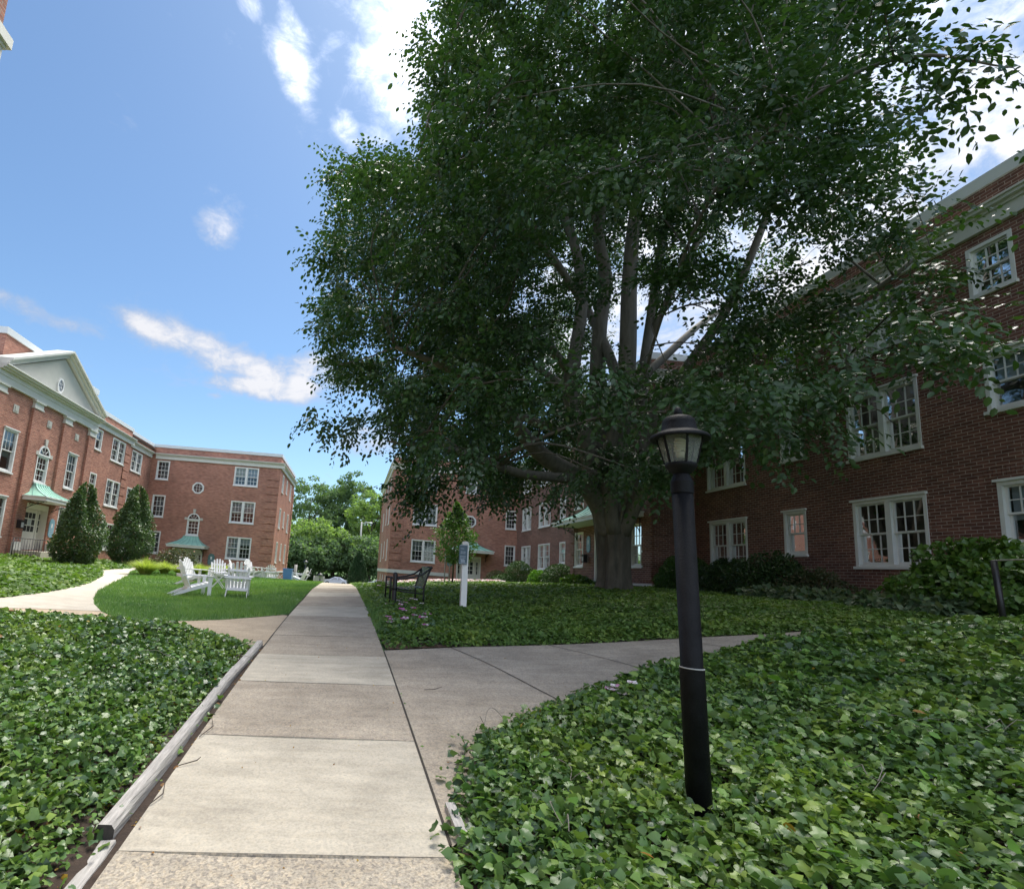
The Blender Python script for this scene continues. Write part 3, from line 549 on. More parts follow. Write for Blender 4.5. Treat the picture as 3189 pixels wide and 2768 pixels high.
def arch_window(bld, F, u0, u1, z0, zs, key):
    """round headed stair window with fanlight, imposts and keystone"""
    h = window(bld, F, u0, u1, z0, zs - .04, 's', 3)
    uc = (u0 + u1) / 2; r = (u1 - u0) / 2; fr = MB(); K = 12
    for k in range(K):
        a, b = pi * k / K, pi * (k + 1) / K
        for (ro, ri, d, m) in ((r, r * .82, .05, 0),):
            fr.hexa([F.P(uc + ro * cos(a), 0, zs + ro * sin(a)), F.P(uc + ro * cos(b), 0, zs + ro * sin(b)), F.P(uc + ri * cos(b), 0, zs + ri * sin(b)), F.P(uc + ri * cos(a), 0, zs + ri * sin(a)),
                     F.P(uc + ro * cos(a), d, zs + ro * sin(a)), F.P(uc + ro * cos(b), d, zs + ro * sin(b)), F.P(uc + ri * cos(b), d, zs + ri * sin(b)), F.P(uc + ri * cos(a), d, zs + ri * sin(a))], m)
    fr.quad(*[F.P(uc + r * .83 * cos(pi * k / K), .006, zs + r * .83 * sin(pi * k / K)) for k in range(K + 1)], m=1)
    F.box(fr, u0, u1, .0, .055, zs - .045, zs + .03)
    for k in (1, 2, 3):
        a = pi * k / 4; fr.bar(F.P(uc + r * .25 * cos(a), .03, zs + r * .25 * sin(a)), F.P(uc + r * .84 * cos(a), .03, zs + r * .84 * sin(a)), .03, .02, F.P(0, 1, 0) if False else (F.P(0, 1, 0)[0] - F.P(0, 0, 0)[0], F.P(0, 1, 0)[1] - F.P(0, 0, 0)[1], 0))
    wo = fr.build('fanlight', ['white', 'inside'], bld)
    pn = MB(); pn.quad(*[F.P(uc + r * .83 * cos(pi * k / K), .022, zs + r * .83 * sin(pi * k / K)) for k in range(K + 1)]); pn.build('pane', 'glass', wo)
    for a, b in ((u0 - .22, u0 - .003), (u1 + .003, u1 + .22)): st = MB(); F.box(st, a, b, .0, .05, zs - .06, zs + .12); st.build('impost', 'stone', bld)
    st = MB()
    st.hexa([F.P(uc - .075, 0, zs + r + .004), F.P(uc + .075, 0, zs + r + .004), F.P(uc + .115, 0, key), F.P(uc - .115, 0, key), F.P(uc - .075, .07, zs + r + .004), F.P(uc + .075, .07, zs + r + .004), F.P(uc + .115, .07, key), F.P(uc - .115, .07, key)])
    st.build('keystone', 'stone', bld)
    # soldier course of brick round the arch
    br = MB()
    for k in range(22):
        a = pi * (k + .08) / 22; b = pi * (k + .92) / 22; ri, ro = r + .012, r + .20
        br.quad(*[F.P(uc + q * cos(t), .008, zs + q * sin(t)) for q, t in ((ri, a), (ro, a), (ro, b), (ri, b))])
    br.build('brick_arch', 'brick_red', bld); return h
def canopy(bld, F, u, half, top_half, z, ztop, depth):
    """bell cast copper hood on a white fascia, iron scroll brackets"""
    mb = MB(); fr = 8; prof = [(t, (1 - t) ** 1.9) for t in np.linspace(0, 1, fr)]
    rings = []
    for t, q in prof:
        hw = top_half + (half - top_half) * q; dp = .12 + (depth - .12) * q; zz = z + (ztop - z) * t; rings.append((hw, dp, zz))
    nseam = 6
    for (h0, d0, z0), (h1, d1, z1) in zip(rings[:-1], rings[1:]):
        for k in range(nseam):
            a, b = -1 + 2 * k / nseam, -1 + 2 * (k + 1) / nseam
            mb.quad(F.P(u + a * h0, d0, z0), F.P(u + b * h0, d0, z0), F.P(u + b * h1, d1, z1), F.P(u + a * h1, d1, z1))
        for s in (-1, 1): mb.quad(F.P(u + s * h0, 0, z0), F.P(u + s * h0, d0, z0), F.P(u + s * h1, d1, z1), F.P(u + s * h1, 0, z1))
    h, d, zz = rings[-1]; mb.quad(F.P(u - h, 0, zz), F.P(u + h, 0, zz), F.P(u + h, d, zz), F.P(u - h, d, zz))
    hood = mb.build('copper_hood', 'copper', bld)
    sm = MB()
    for k in range(nseam + 1):
        a = -1 + 2 * k / nseam; sm.tube([F.P(u + a * h0 * .999, d0 + .006, z0 + .006) for h0, d0, z0 in rings], .016, 5)
    for s in (-1, 1): sm.tube([F.P(u + s * h0, d0 * .45, z0 + .008) for h0, d0, z0 in rings], .014, 5)
    sm.build('seam', 'seam', hood)
    fa = MB(); F.box(fa, u - half - .03, u + half + .03, 0.003, depth + .03, z - .20, z - .002); F.box(fa, u - half - .08, u + half + .08, .004, depth + .07, z - .055, z - .001)
    fa.build('fascia', 'white', bld)
    for s in (-1, 1):
        br = MB(); uu = u + s * (half - .32); zb = z - .2
        br.tube([F.P(uu, .02, zb - .62), F.P(uu, .02, zb - .02)], .018, 6); br.tube([F.P(uu, .02, zb - .015), F.P(uu, depth - .1, zb - .015)], .016, 6)
        br.tube([F.P(uu, .02 + (depth - .25) * t ** 1.5, zb - .6 + .56 * t ** .7) for t in np.linspace(0, 1, 8)], .016, 6)
        for (dc, zc, rr) in ((.30, -.16, .11), (.55, -.12, .08)):
            br.tube([F.P(uu, dc * depth + rr * (1 - q / 16) * cos(q * .75), zb + zc + rr * (1 - q / 16) * sin(q * .75)) for q in range(14)], .011, 5)
        br.build('scroll_bracket', 'iron', bld)
def entrance(bld, F, u0, u1, z0, z1, panes=True, depth=.28, notice=False):
    """panelled door with glazed sidelights set back in the wall"""
    fr = MB(); w = .11; uc = (u0 + u1) / 2; dw = (u1 - u0) * .27
    F.box(fr, u0, u0 + w, -depth, .03, z0, z1); F.box(fr, u1 - w, u1, -depth, .03, z0, z1); F.box(fr, u0 + w, u1 - w, -depth, .028, z1 - .26, z1); F.box(fr, u0 + w, u1 - w, -depth, -depth + .02, z0, z1 - .26)
    for s in (-1, 1): F.box(fr, uc + s * (dw + .045) - .04, uc + s * (dw + .045) + .04, -depth + .02, -depth + .10, z0, z1 - .26)
    ent = fr.build('door_surround', 'doorw', bld)
    dr = MB(); zt = z1 - .28; F.box(dr, uc - dw, uc + dw, -depth + .021, -depth + .06, z0 + .01, zt); zg0 = z0 + (zt - z0) * .44
    gl = MB(); nx = 3
    for a in range(3):
        for b in range(3):
            x0 = uc - dw * .78 + a * dw * 1.56 / 3 + .025; x1 = x0 + dw * 1.56 / 3 - .05; q0 = zg0 + b * (zt - .12 - zg0) / 3 + .025; q1 = q0 + (zt - .12 - zg0) / 3 - .05
            F.box(gl, x0, x1, -depth + .0605, -depth + .066, q0, q1, 1 if (notice and a == 1 and b == 1) else 0)
    F.box(dr, uc - dw * .75, uc + dw * .75, -depth + .0605, -depth + .072, z0 + .16, zg0 - .12)
    do = dr.build('door', 'doorw', bld); gl.build('pane', ['inside', 'blind'], do)
    hd = MB(); F.box(hd, uc - dw * .93, uc - dw * .86, -depth + .06, -depth + .12, z0 + .85, z0 + 1.1); hd.build('handle', 'iron', do)
    for s in (-1, 1):
        sd = MB(); g2 = MB(); a = uc + s * (dw + .085); b = (u0 + w + .02) if s < 0 else (u1 - w - .02); a, b = min(a, b), max(a, b)
        F.box(sd, a, b, -depth + .021, -depth + .05, z0 + .01, zt)
        for k in range(3):
            q0 = zg0 + k * (zt - .12 - zg0) / 3 + .025; q1 = q0 + (zt - .12 - zg0) / 3 - .05
            F.box(g2, a + (b - a) * .28, b - (b - a) * .28, -depth + .0505, -depth + .056, q0, q1)
        so_ = sd.build('sidelight', 'doorw', bld); g2.build('pane', 'inside', so_)
    return (u0, u1, z0, z1)
def band(bld, name, F, u0, u1, prof, mats, m=0):
    """run of moulding: prof is a list of (d0, d1, z0, z1)"""
    mb = MB()
    for d0, d1, z0, z1 in prof: F.box(mb, u0, u1, d0, d1, z0, z1)
    return mb.build(name, mats, bld)
def cornice_prof(zb, h): return [(.002, .10, zb, zb + h * .62), (.002, .15, zb + h * .62, zb + h * .76), (.002, .24, zb + h * .76, zb + h * .9), (.002, .29, zb + h * .9, zb + h)]
def quoins(bld, F, ua, ub, zlo, zhi, matn):
    mb = MB(); z = zlo
    while z + .45 < zhi: F.box(mb, min(ua, ub), max(ua, ub), .002, .055, z, z + .49); z += .57
    mb.build('quoins', matn, bld)

# --- the range on the left: wing end, long front, pedimented pavilion
LB = empty('apartment_building', (-16, 32, -1), 'red brick three storey range with grey stucco pediment above its copper hooded entrance', 'building')
S41 = Face('S', 41.0); EW = Face('E', -6.19); E1 = Face('E', -16.2); E2 = Face('E', -15.9); EP = Face('E', -15.4); EA = Face('E', -15.93)
z1, z2, z3 = (-.06, 1.62), (2.71, 4.39), (5.62, 7.08)
H = {k: [] for k in 'S EW E1 E2 EP'.split()}
bd = [[('yellowc', .52), ('blind', .5)], [('sheer', .6), ('sheer', .45)], [('blind', .95), ('blind', .35)]]
for (a, b), bb in zip((z3, z2, z1), bd): H['S'].append(window(LB, S41, -9.74, -7.86, a, b, 'd', 3, bb))
for a, b in (z3, z2, z1): H['S'].append(window(LB, S41, -15.76, -14.78, a, b, 's', 3))
octagon(LB, S41, -12.39, 5.16, .44)
H['S'].append(arch_window(LB, S41, -12.9, -11.96, 1.5, 2.72, 3.5))
H['S'].append(entrance(LB, S41, -13.47, -11.45, -1.05, .45))
canopy(LB, S41, -12.45, 1.38, .56, .72, 1.42, 1.15)
for y, hw, dz in ((43.0, .42, 0), (45.45, .32, .45), (48.1, .42, 0)):
    for a, b in ((5.56, 6.97), (2.66, 4.27), (-.1, 1.55)): H['EW'].append(slit(LB, EW, y - hw, y + hw, a + dz * .5, b - (.03 if dz else 0)))
for (a, b), bb in zip((z3, z2, z1), ([('sheer', .4), ('blind', .5)], [('blind', .6), ('sheer', .8)], [('blind', .4)])): H['E1'].append(window(LB, E1, 37.35, 39.15, a, b, 'd', 2, bb))
for (a, b), bb in zip((z3, z2, z1), ([None, ('sheer', .3)], [('blind', .55), ('blind', .5)], [('sheer', .6)])): H['E2'].append(window(LB, E2, 33.6, 35.5, a, b, 'd', 2, bb))
for a, b in ((3.18, 4.42), (5.86, 7.1)): H['E2'].append(window(LB, E2, 31.42, 32.22, a, b, 's', 2, [('blind', .5)], True))
for u0 in (22.72, 27.88): H['EP'].append(window(LB, EP, u0, u0 + .97, 3.0, 4.85, 's', 3, [('blind', .5)], u0 < 25, True))
for u0 in (22.72, 27.88): H['EP'].append(window(LB, EP, u0, u0 + .97, .2, 1.92, 's', 3, [('blind', .4)], False, True))
H['EP'].append(arch_window(LB, EP, 25.33, 26.28, 2.9, 4.24, 5.03))
H['EP'].append(entrance(LB, EP, 24.95, 26.95, -.33, 1.86, notice=True))
canopy(LB, EP, 25.95, 1.35, .58, 2.16, 2.82, 1.15)
w = MB(); zt = 8.12
wall_sheet(w, S41, -16.2, -6.19, -2.6, zt, H['S']); wall_sheet(w, EW, 41, 50.7, -3.2, zt, H['EW']); wall_sheet(w, E1, 36.3, 41, -2, zt, H['E1']); wall_sheet(w, E2, 30.25, 36.3, -2, zt, H['E2']); wall_sheet(w, EP, 21.6, 30.25, -1.5, 7.0, H['EP'])
wall_sheet(w, Face('S', 21.6), -15.9, -15.4, -1.5, 7.0, []); wall_sheet(w, Face('N', 30.25), -15.9, -15.4, -1.5, 7.0, []); wall_sheet(w, E2, 8, 21.6, -1.6, zt, []); wall_sheet(w, Face('N', 36.3), -16.2, -15.9, -2, zt, [])
w.quad((-30, 8, -2), (-30, 51, -2), (-30, 51, zt), (-30, 8, zt)); w.quad((-30, 50.7, -3), (-6.19, 50.7, -3), (-6.19, 50.7, zt), (-30, 50.7, zt)); w.quad((-30, 8, -2), (-15.9, 8, -2), (-15.9, 8, zt), (-30, 8, zt))
wall_sheet(w, EA, 22.55, 30.88, 7.3, 8.98, []); wall_sheet(w, Face('S', 22.55), -21, -15.93, 7.3, 8.98, []); wall_sheet(w, Face('N', 30.88), -21, -15.93, 7.3, 8.98, [])
w.build('wall', 'brick_red', LB)
# flat grey recessed string at the second floor
rf = MB(); rf.quad((-30, 8, 7.9), (-15.95, 8, 7.9), (-15.95, 41.05, 7.9), (-30, 41.05, 7.9)); rf.quad((-30, 41.05, 7.9), (-6.25, 41.05, 7.9), (-6.25, 50.6, 7.9), (-30, 50.6, 7.9)); rf.quad((-21, 22.6, 8.8), (-15.95, 22.6, 8.8), (-15.95, 30.8, 8.8), (-21, 30.8, 8.8)); rf.build('roof', 'roof', LB)
mb = MB()
for F_, u0, u1 in ((S41, -16.2 + .29, -6.19 + .29), (EW, 41.003, 50.7), (E1, 36.3, 40.7), (E2, 30.25, 36.3 + .29), (E2, 8, 21.6)):
    mb = MB()
    for d0, d1, a, b in cornice_prof(7.2, .42): F_.box(mb, u0, u1, d0, d1, a, b)
    mb.build('cornice', 'trim', LB)
mb = MB()
for F_, u0, u1 in ((S41, -16.2 + .06, -6.19 + .07), (EW, 41.3, 50.7), (E1, 36.3, 40.92), (E2, 30.25, 36.3 + .06), (E2, 8, 21.6)): mb = MB(); F_.box(mb, u0, u1, -.3, .06, 8.12, 8.36); mb.build('parapet_coping', 'coping', LB)
mb = MB(); EA.box(mb, 22.48, 30.95, -.3, .07, 8.98, 9.28); Face('S', 22.55).box(mb, -21, -16.24, -.3, .07, 8.98, 9.28); Face('N', 30.88).box(mb, -21, -16.24, -.3, .07, 8.98, 9.28)
mb.build('attic_coping', 'coping', LB)
quoins(LB, S41, -7.15, -6.21, -.6, 7.1, 'brick_red'); quoins(LB, EW, 49.9, 50.68, -.6, 7.1, 'brick_red'); quoins(LB, E2, 35.5, 36.28, -.4, 7.1, 'brick_red')
band(LB, 'water_table', S41, -16.1, -6.13, [(.002, .06, -.92, -.81), (.002, .035, -1.7, -.925)], ['grey']).data.materials[0] = MT['trim']
band(LB, 'water_table', EW, 41.04, 50.7, [(.002, .06, -.92, -.81)], 'trim'); band(LB, 'water_table', E2, 30.3, 36.3, [(.002, .05, -.98, -.88)], 'trim')
# pilasters, caps, entablature, pediment
for u0 in (21.62, 24.3, 26.93, 29.5):
    mb = MB(); EP.box(mb, u0, u0 + .70, .002, .12, -1.2, 6.2); mb.build('pilaster', 'brick_red', LB)
    mb = MB(); EP.box(mb, u0 - .03, u0 + .73, .003, .16, 6.2, 6.27); EP.box(mb, u0 + .01, u0 + .69, .003, .13, 6.271, 6.5); EP.box(mb, u0 - .06, u0 + .76, .003, .2, 6.5, 6.6); mb.build('pilaster_cap', 'trim', LB)
band(LB, 'entablature', EP, 21.55, 30.3, [(.003, .14, 6.6, 6.9), (.003, .17, 6.9, 7.1), (.003, .30, 7.1, 7.18), (.003, .42, 7.18, 7.26), (.003, .5, 7.26, 7.32)], 'trim')
mb = MB(); pc = 26.2; hw = 4.15; ap = 9.33
mb.prism([EP.P(pc - hw, .04, 7.32), EP.P(pc + hw, .04, 7.32), EP.P(pc, .04, ap)], (-.5, 0, 0)); tymp = mb.build('pediment', 'stucco', LB)
rk = MB()
for s in (-1, 1):
    for (o, t, dd) in ((.0, .16, .20), (.16, .11, .32), (.27, .11, .44)):
        a = (pc + s * (hw + .18), 7.30 + o); b = (pc, ap + .0 + o + .09); 
        rk.hexa([EP.P(a[0], -.45, a[1]), EP.P(a[0], dd, a[1]), EP.P(b[0], dd, b[1]), EP.P(b[0], -.45, b[1]), EP.P(a[0], -.45, a[1] + t), EP.P(a[0], dd, a[1] + t), EP.P(b[0], dd, b[1] + t), EP.P(b[0], -.45, b[1] + t)])
rk.build('raking_cornice', 'trim', tymp)
class Sub: pass
FT = Face('E', -15.36); octagon(LB, FT, 26.1, 7.9, .27, .37)
for u in (23.22, 25.83, 28.43):
    mb = MB(); EP.box(mb, u - .18, u + .18, .003, .03, 5.63, 5.98); EP.box(mb, u - .1, u + .1, .03, .055, 5.7, 5.91); mb.build('carved_plaque', 'stone', LB)
mb = MB(); EP.box(mb, 24.35, 24.93, .125, .24, -.6, .02); EP.box(mb, 26.97, 27.6, .125, .24, -.6, .02); mb.build('plinth_block', 'trim', LB)
mb = MB(); EP.box(mb, 24.3, 27.7, .25, 1.5, -.9, -.36); mb.build('entrance_step', 'slab_p', LB)
# --- corner of the nearer wing, top left
NB = empty('brick_wing', (-10, 3, -1.4), 'corner of a tall brick wing rising close by at the top left edge', 'building')
EN = Face('E', -6.19); w = MB(); wall_sheet(w, EN, -4, 7.4, -1.6, 8.9, []); wall_sheet(w, Face('N', 7.4), -15.9, -6.19, -1.6, 8.9, []); w.quad((-15.9, -4, 8.6), (-6.2, -4, 8.6), (-6.2, 7.38, 8.6), (-15.9, 7.38, 8.6)); w.build('wall', 'brick_red', NB)
mb = MB(); 
for d0, d1, a, b in ((.002, .04, 7.3, 7.66), (.002, .07, 7.66, 7.72), (.002, .12, 7.72, 7.9)): EN.box(mb, -4, 7.4 + d1, d0, d1, a, b); Face('N', 7.4).box(mb, -15.9, -6.19 - .001, d0, d1, a, b)
mb.build('cornice', 'trim', NB)
mb = MB(); EN.box(mb, -4, 7.46, -.3, .06, 8.9, 9.15); mb.build('parapet_coping', 'coping', NB)

# --- the range on the right
RB = empty('apartment_building', (13, 30, -.5), 'red brick three storey range with shade painted in, behind the big beech', 'building')
WW = Face('W', 2.75); W1 = Face('W', 12.72); WP = Face('W', 10.99); W2 = Face('W', 12.65); SP = Face('S', 19.1)
H = {k: [] for k in 'S WW W1 WP W2'.split()}
y1, y2, y3 = (.78, 2.48), (3.65, 5.33), (6.5, 7.72)
for (a, b), bb in zip((y1, y2, y3), ([('sheer', .45), ('sheer', .5)], [('blind', .97), ('blind', .95)], [('blind', .9), ('blind', .9)])): H['S'].append(window(RB, S41, 4.45, 6.35, a, b, 'd', 3, bb))
for a, b in ((1.0, 2.57), (3.85, 5.33)): H['S'].append(window(RB, S41, 11.78, 12.62, a, b, 's', 3))
H['S'].append(window(RB, S41, 8.5, 9.4, 6.45, 7.7, 's', 3)); octagon(RB, S41, 8.97, 4.2, .46)
H['S'].append(entrance(RB, S41, 8.05, 9.95, -.75, 1.5)); canopy(RB, S41, 9.0, 1.62, .56, 1.95, 2.62, 1.15)
for y, hw, dz in ((43.9, .42, 0), (47.8, .34, .5), (52.3, .42, 0)):
    for a, b in ((6.6, 7.95), (3.75, 5.45), (.8, 2.5)): H['WW'].append(slit(RB, WW, y - hw, y + hw, a + dz * .5, b))
for y in (43.6, 47.3, 51): H['WW'].append(window(RB, WW, y - .3, y + .3, -1.5 - (y - 43) * .03, -.45, 's', 2))
for (u0, u1) in ((37.72, 39.72), (33.95, 36.1)):
    for (a, b), bb in zip((y1, y2, y3), ([('sheer', .55), ('sheer', .5)], [('sheer', .45), None], [('blind', .5)])): H['W1'].append(window(RB, W1, u0, u1, a, b, 'd', 3, bb))
for a, b in ((1.16, 2.47), (3.97, 5.25), (6.6, 7.7)): H['W1'].append(window(RB, W1, 31.42, 32.3, a, b, 's', 2, [('sheer', .5)], True))
for u0, u1 in ((24.98, 25.95), (19.75, 20.65)):
    for (a, b), bb in zip((y1, y2, y3), ([('sheer', .5)], [('blind', .4)], [('blind', .6)])): H['WP'].append(window(RB, WP, u0, u1, a + .06, b + .02, 's', 3, bb))
H['WP'].append(entrance(RB, WP, 21.85, 23.75, .0, 2.55)); canopy(RB, WP, 22.8, 3.2, 1.4, 2.92, 3.75, 1.1)
H['W2'].append(window(RB, W2, 16.52, 18.32, .86, 2.5, 'd', 3, [('redc', .98), ('redc', .3)], False, True)); H['W2'].append(window(RB, W2, 14.27, 15.05, 1.29, 2.53, 's', 3, [('blind', .99)], True, True))
H['W2'].append(window(RB, W2, 11.11, 12.86, .95, 2.56, 'd', 3, [], False, True)); H['W2'].append(window(RB, W2, 9.0, 9.8, 1.36, 2.6, 's', 3, [('blind', .6)], True, True))
for u0, u1, k in ((16.52, 18.4, 'd'), (11.1, 12.88, 'd')):
    H['W2'].append(window(RB, W2, u0, u1, 3.66, 5.3, k, 3, [None, ('blind', .3)], False, True)); H['W2'].append(window(RB, W2, u0, u1, 6.3, 7.68, k, 3, [], False, False))
for u0 in (14.27, 9.02): H['W2'].append(window(RB, W2, u0, u0 + .80, 4.06, 5.25, 's', 3, [('blind', .5)], True, True)); H['W2'].append(window(RB, W2, u0 + .1, u0 + .9, 6.58, 7.68, 's', 3))
w = MB(); zt = 8.86
wall_sheet(w, S41, 2.75, 12.72, -2.6, zt, H['S']); wall_sheet(w, WW, 41, 57, -3.3, zt, H['WW'])
w.build('wall', 'brick_red', RB)
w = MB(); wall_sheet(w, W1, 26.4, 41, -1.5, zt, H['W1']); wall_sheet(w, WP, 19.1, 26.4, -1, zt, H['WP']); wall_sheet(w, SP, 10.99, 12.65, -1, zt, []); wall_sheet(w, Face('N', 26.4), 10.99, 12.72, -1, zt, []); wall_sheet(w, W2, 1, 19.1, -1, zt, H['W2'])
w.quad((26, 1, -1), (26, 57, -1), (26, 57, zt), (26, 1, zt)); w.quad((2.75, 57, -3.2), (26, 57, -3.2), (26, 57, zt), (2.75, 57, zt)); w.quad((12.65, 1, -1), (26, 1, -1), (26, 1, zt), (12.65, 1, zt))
w.build('wall', 'brick_shaded', RB)
rf = MB(); rf.quad((12.75, 1, 8.6), (26, 1, 8.6), (26, 41.05, 8.6), (12.75, 41.05, 8.6)); rf.quad((2.8, 41.05, 8.6), (26, 41.05, 8.6), (26, 57, 8.6), (2.8, 57, 8.6)); rf.quad((11.02, 19.12, 8.6), (12.75, 19.12, 8.6), (12.75, 26.4, 8.6), (11.02, 26.4, 8.6)); rf.build('roof', 'roof', RB)
mb = MB()
for F_, u0, u1 in ((S41, 2.75 - .29, 12.72), (WW, 41.003, 57), (W1, 26.4, 40.7), (WP, 19.1 - .29, 26.4 + .29), (SP, 10.993, 12.65), (W2, 1, 18.8)):
    mb = MB()
    for d0, d1, a, b in cornice_prof(7.9, .46): F_.box(mb, u0, u1, d0, d1, a, b)
    mb.build('cornice', 'trim', RB)
mb = MB()
for F_, u0, u1 in ((S41, 2.75 - .06, 12.6), (WW, 41.3, 57), (W1, 26.4, 40.92), (WP, 19.04, 26.46), (SP, 11.3, 12.65), (W2, 1, 19.0)): mb = MB(); F_.box(mb, u0, u1, -.3, .06, 8.86, 9.13); mb.build('parapet_coping', 'coping', RB)
quoins(RB, S41, 2.77, 3.7, .2, 7.8, 'brick_red'); quoins(RB, WW, 56, 56.9, .2, 7.8, 'brick_red'); quoins(RB, SP, 11.02, 11.7, .3, 7.8, 'brick_shaded'); quoins(RB, WP, 19.12, 19.75, .3, 7.8, 'brick_shaded'); quoins(RB, WP, 25.97, 26.38, .3, 7.8, 'brick_shaded')
band(RB, 'water_table', S41, 2.70, 7.46, [(.002, .06, -.19, .08)], 'trim'); band(RB, 'water_table', WW, 41.04, 57, [(.002, .06, -.19, .08)], 'trim')
band(RB, 'water_table', W2, 1, 18.98, [(.002, .08, .20, .26)], 'trim'); band(RB, 'foundation', W2, 1, 18.98, [(.002, .07, -1, .197)], 'grey'); band(RB, 'water_table', SP, 10.9, 12.57, [(.002, .08, .10, .19)], 'trim'); band(RB, 'water_table', WP, 19.0, 26.4, [(.002, .08, .10, .19)], 'trim')
# brick lintel courses over the near windows
for u0, u1, z in ((16.52, 18.32, 2.56), (14.27, 15.05, 2.59), (11.11, 12.86, 2.62), (9.0, 9.8, 2.66)):
    k = int((u1 - u0 + .4) / .075); lt = MB()
    for q in range(k): a = u0 - .2 + q * .075; W2.box(lt, a + .004, a + .066, .002, .012, z + .06, z + .255)
    lt.build('soldier_course', 'brick_shaded', RB)

# ------------------------------------------------------------------ things in the courtyard
def place_base(x, y, dz=0): return (x, y, gz(x, y) + dz)
# lamp post in the ivy
lb = np.array([1.735, 2.62, gz(1.735, 2.62)]); lean = np.array([-.040, 0.0, 1.0]); lean /= np.linalg.norm(lean)
LP = empty('lamp_post', tuple(lb), 'black lantern on a slightly leaning black post standing in the right ivy bed', 'lamp post')
base_z = -1.00
def lpt(z):  # point on the leaning axis at height z (camera-relative)
    return lb + lean * ((z - lb[2]) / lean[2])
def lz(prof, n=28, m=0, mb=None):
    mb = mb or MB(); i = len(mb.v); mb.lathe([(r, 0) for r, z in prof], n=n, m=m); k = 0
    for r, z in prof:
        c = lpt(z)
        for q in range(n): a = mb.v[i + k]; mb.v[i + k] = (c[0] + a[0], c[1] + a[1], c[2]); k += 1
    return mb
zr_ = atY(1395, 1345, 2.62)[2]
lz([(.0, lb[2] - .1), (.055, lb[2] - .1), (.055, zr_ - .006), (.0555, zr_ - .003), (.050, zr_ + .004), (.0485, .51), (0, .51)]).build('post', 'post', LP)
lz([(.0552, zr_ - .005), (.0559, zr_ - .004), (.0559, zr_ - .001), (.053, zr_ + .001)]).build('ring', 'pole', LP)
cm_ = lz([(.0487, .498), (.0525, .500)]); lz([(.0525, .500), (.0528, .560)], mb=cm_); lz([(.0528, .560), (.0505, .564)], mb=cm_); lz([(.0505, .564), (.036, .600)], mb=cm_); cm_.build('collar', 'post', LP)
lz([(.034, .598), (.044, .604), (.062, .624), (.068, .632), (.0735, .640), (.0745, .652), (.070, .656), (.0, .656)]).build('lantern_base', 'post', LP)
g0, g1 = .655, .795
gm = MB(); ng = 6; off = .30
def ringp(r, z, n=ng, o=off): c = lpt(z); return [(c[0] + r * cos(2 * pi * q / n + o), c[1] + r * sin(2 * pi * q / n + o), c[2]) for q in range(n)]
A, B = ringp(.074, g0), ringp(.107, g1)
for q in range(ng): gm.quad(A[q], A[(q + 1) % ng], B[(q + 1) % ng], B[q])
gm.build('lantern_glass', 'lamp_glass', LP)
A, B = ringp(.0745, g0), ringp(.1075, g1)
for q in range(ng): t = MB(); t.bar(A[q], B[q], .0105, .006, (cos(2 * pi * q / ng + off), sin(2 * pi * q / ng + off), .2)); t.build('rib', 'post', LP)
lz([(.0, g1 - .004), (.106, g1 - .004), (.130, g1 - .014), (.138, g1 - .014), (.1405, g1 - .006), (.135, g1 + .006), (.108, g1 + .022), (.088, g1 + .030), (.084, g1 + .036), (.083, g1 + .050), (.080, g1 + .054), (.079, g1 + .072), (.074, g1 + .092), (.060, g1 + .108), (.036, g1 + .117), (.018, g1 + .120)], n=40).build('lantern_cap', 'post', LP)
lz([(.016, g1 + .118), (.021, g1 + .124), (.020, g1 + .137), (.015, g1 + .154), (.008, g1 + .164), (0, g1 + .167)], n=16).build('finial', 'post', LP)
bb = MB(); c = lpt(g1 - .075)
for s, ph in ((0, 0), (1, pi)): bb.tube([(c[0] + .022 * cos(q * .55 + ph), c[1] + .022 * sin(q * .55 + ph), c[2] + .066 - q * .0028) for q in range(26)], .0085, 6)
bb.lathe([(0, -.035), (.019, -.034), (.022, -.006), (.020, -.002)], tuple(c), 14); bb.build('bulb', 'bulb', LP)

# white sign post with slate panel in the ground cover
sx, sy = 2.21, 10.4
SPo = empty('sign_post', place_base(sx, sy), 'white square sign post with narrow slate panel standing in the ground cover', 'sign post')
zt_, zb_ = atY(935, 1094, sy)[2], gz(sx, sy) - .1; sxt = atY(939, 1094, sy)[0]; dx_ = (sxt - sx)
mb = MB(); hw = .057
mb.hexa([(sx - hw, sy - hw, zb_), (sx + hw, sy - hw, zb_), (sx + hw, sy + hw, zb_), (sx - hw, sy + hw, zb_), (sxt - hw, sy - hw, zt_ - .02), (sxt + hw, sy - hw, zt_ - .02), (sxt + hw, sy + hw, zt_ - .02), (sxt - hw, sy + hw, zt_ - .02)]); mb.build('post', 'white', SPo)
mb = MB(); mb.lathe([(.075, zt_ - .02), (.075, zt_), (.04, zt_ + .025), (0, zt_ + .03)], (sxt, sy, 0), 12); mb.build('post_cap', 'white', SPo)
mb = MB(); px0 = sxt - .03; pz1, pz0 = zt_ - .04, zt_ - .425
P = lambda a, d, z: (px0 - .12 + a * .18 + d * .3, sy - .075 - (1 - a) * .10 - d, z)
mb.hexa([P(0, 0, pz0), P(1, 0, pz0), P(1, -.015, pz0), P(0, -.015, pz0), P(0, 0, pz1 - .03), P(1, 0, pz1), P(1, -.015, pz1), P(0, -.015, pz1 - .03)]); pan = mb.build('sign_panel', 'signblue', SPo)
mb = MB(); rr = np.random.default_rng(3)
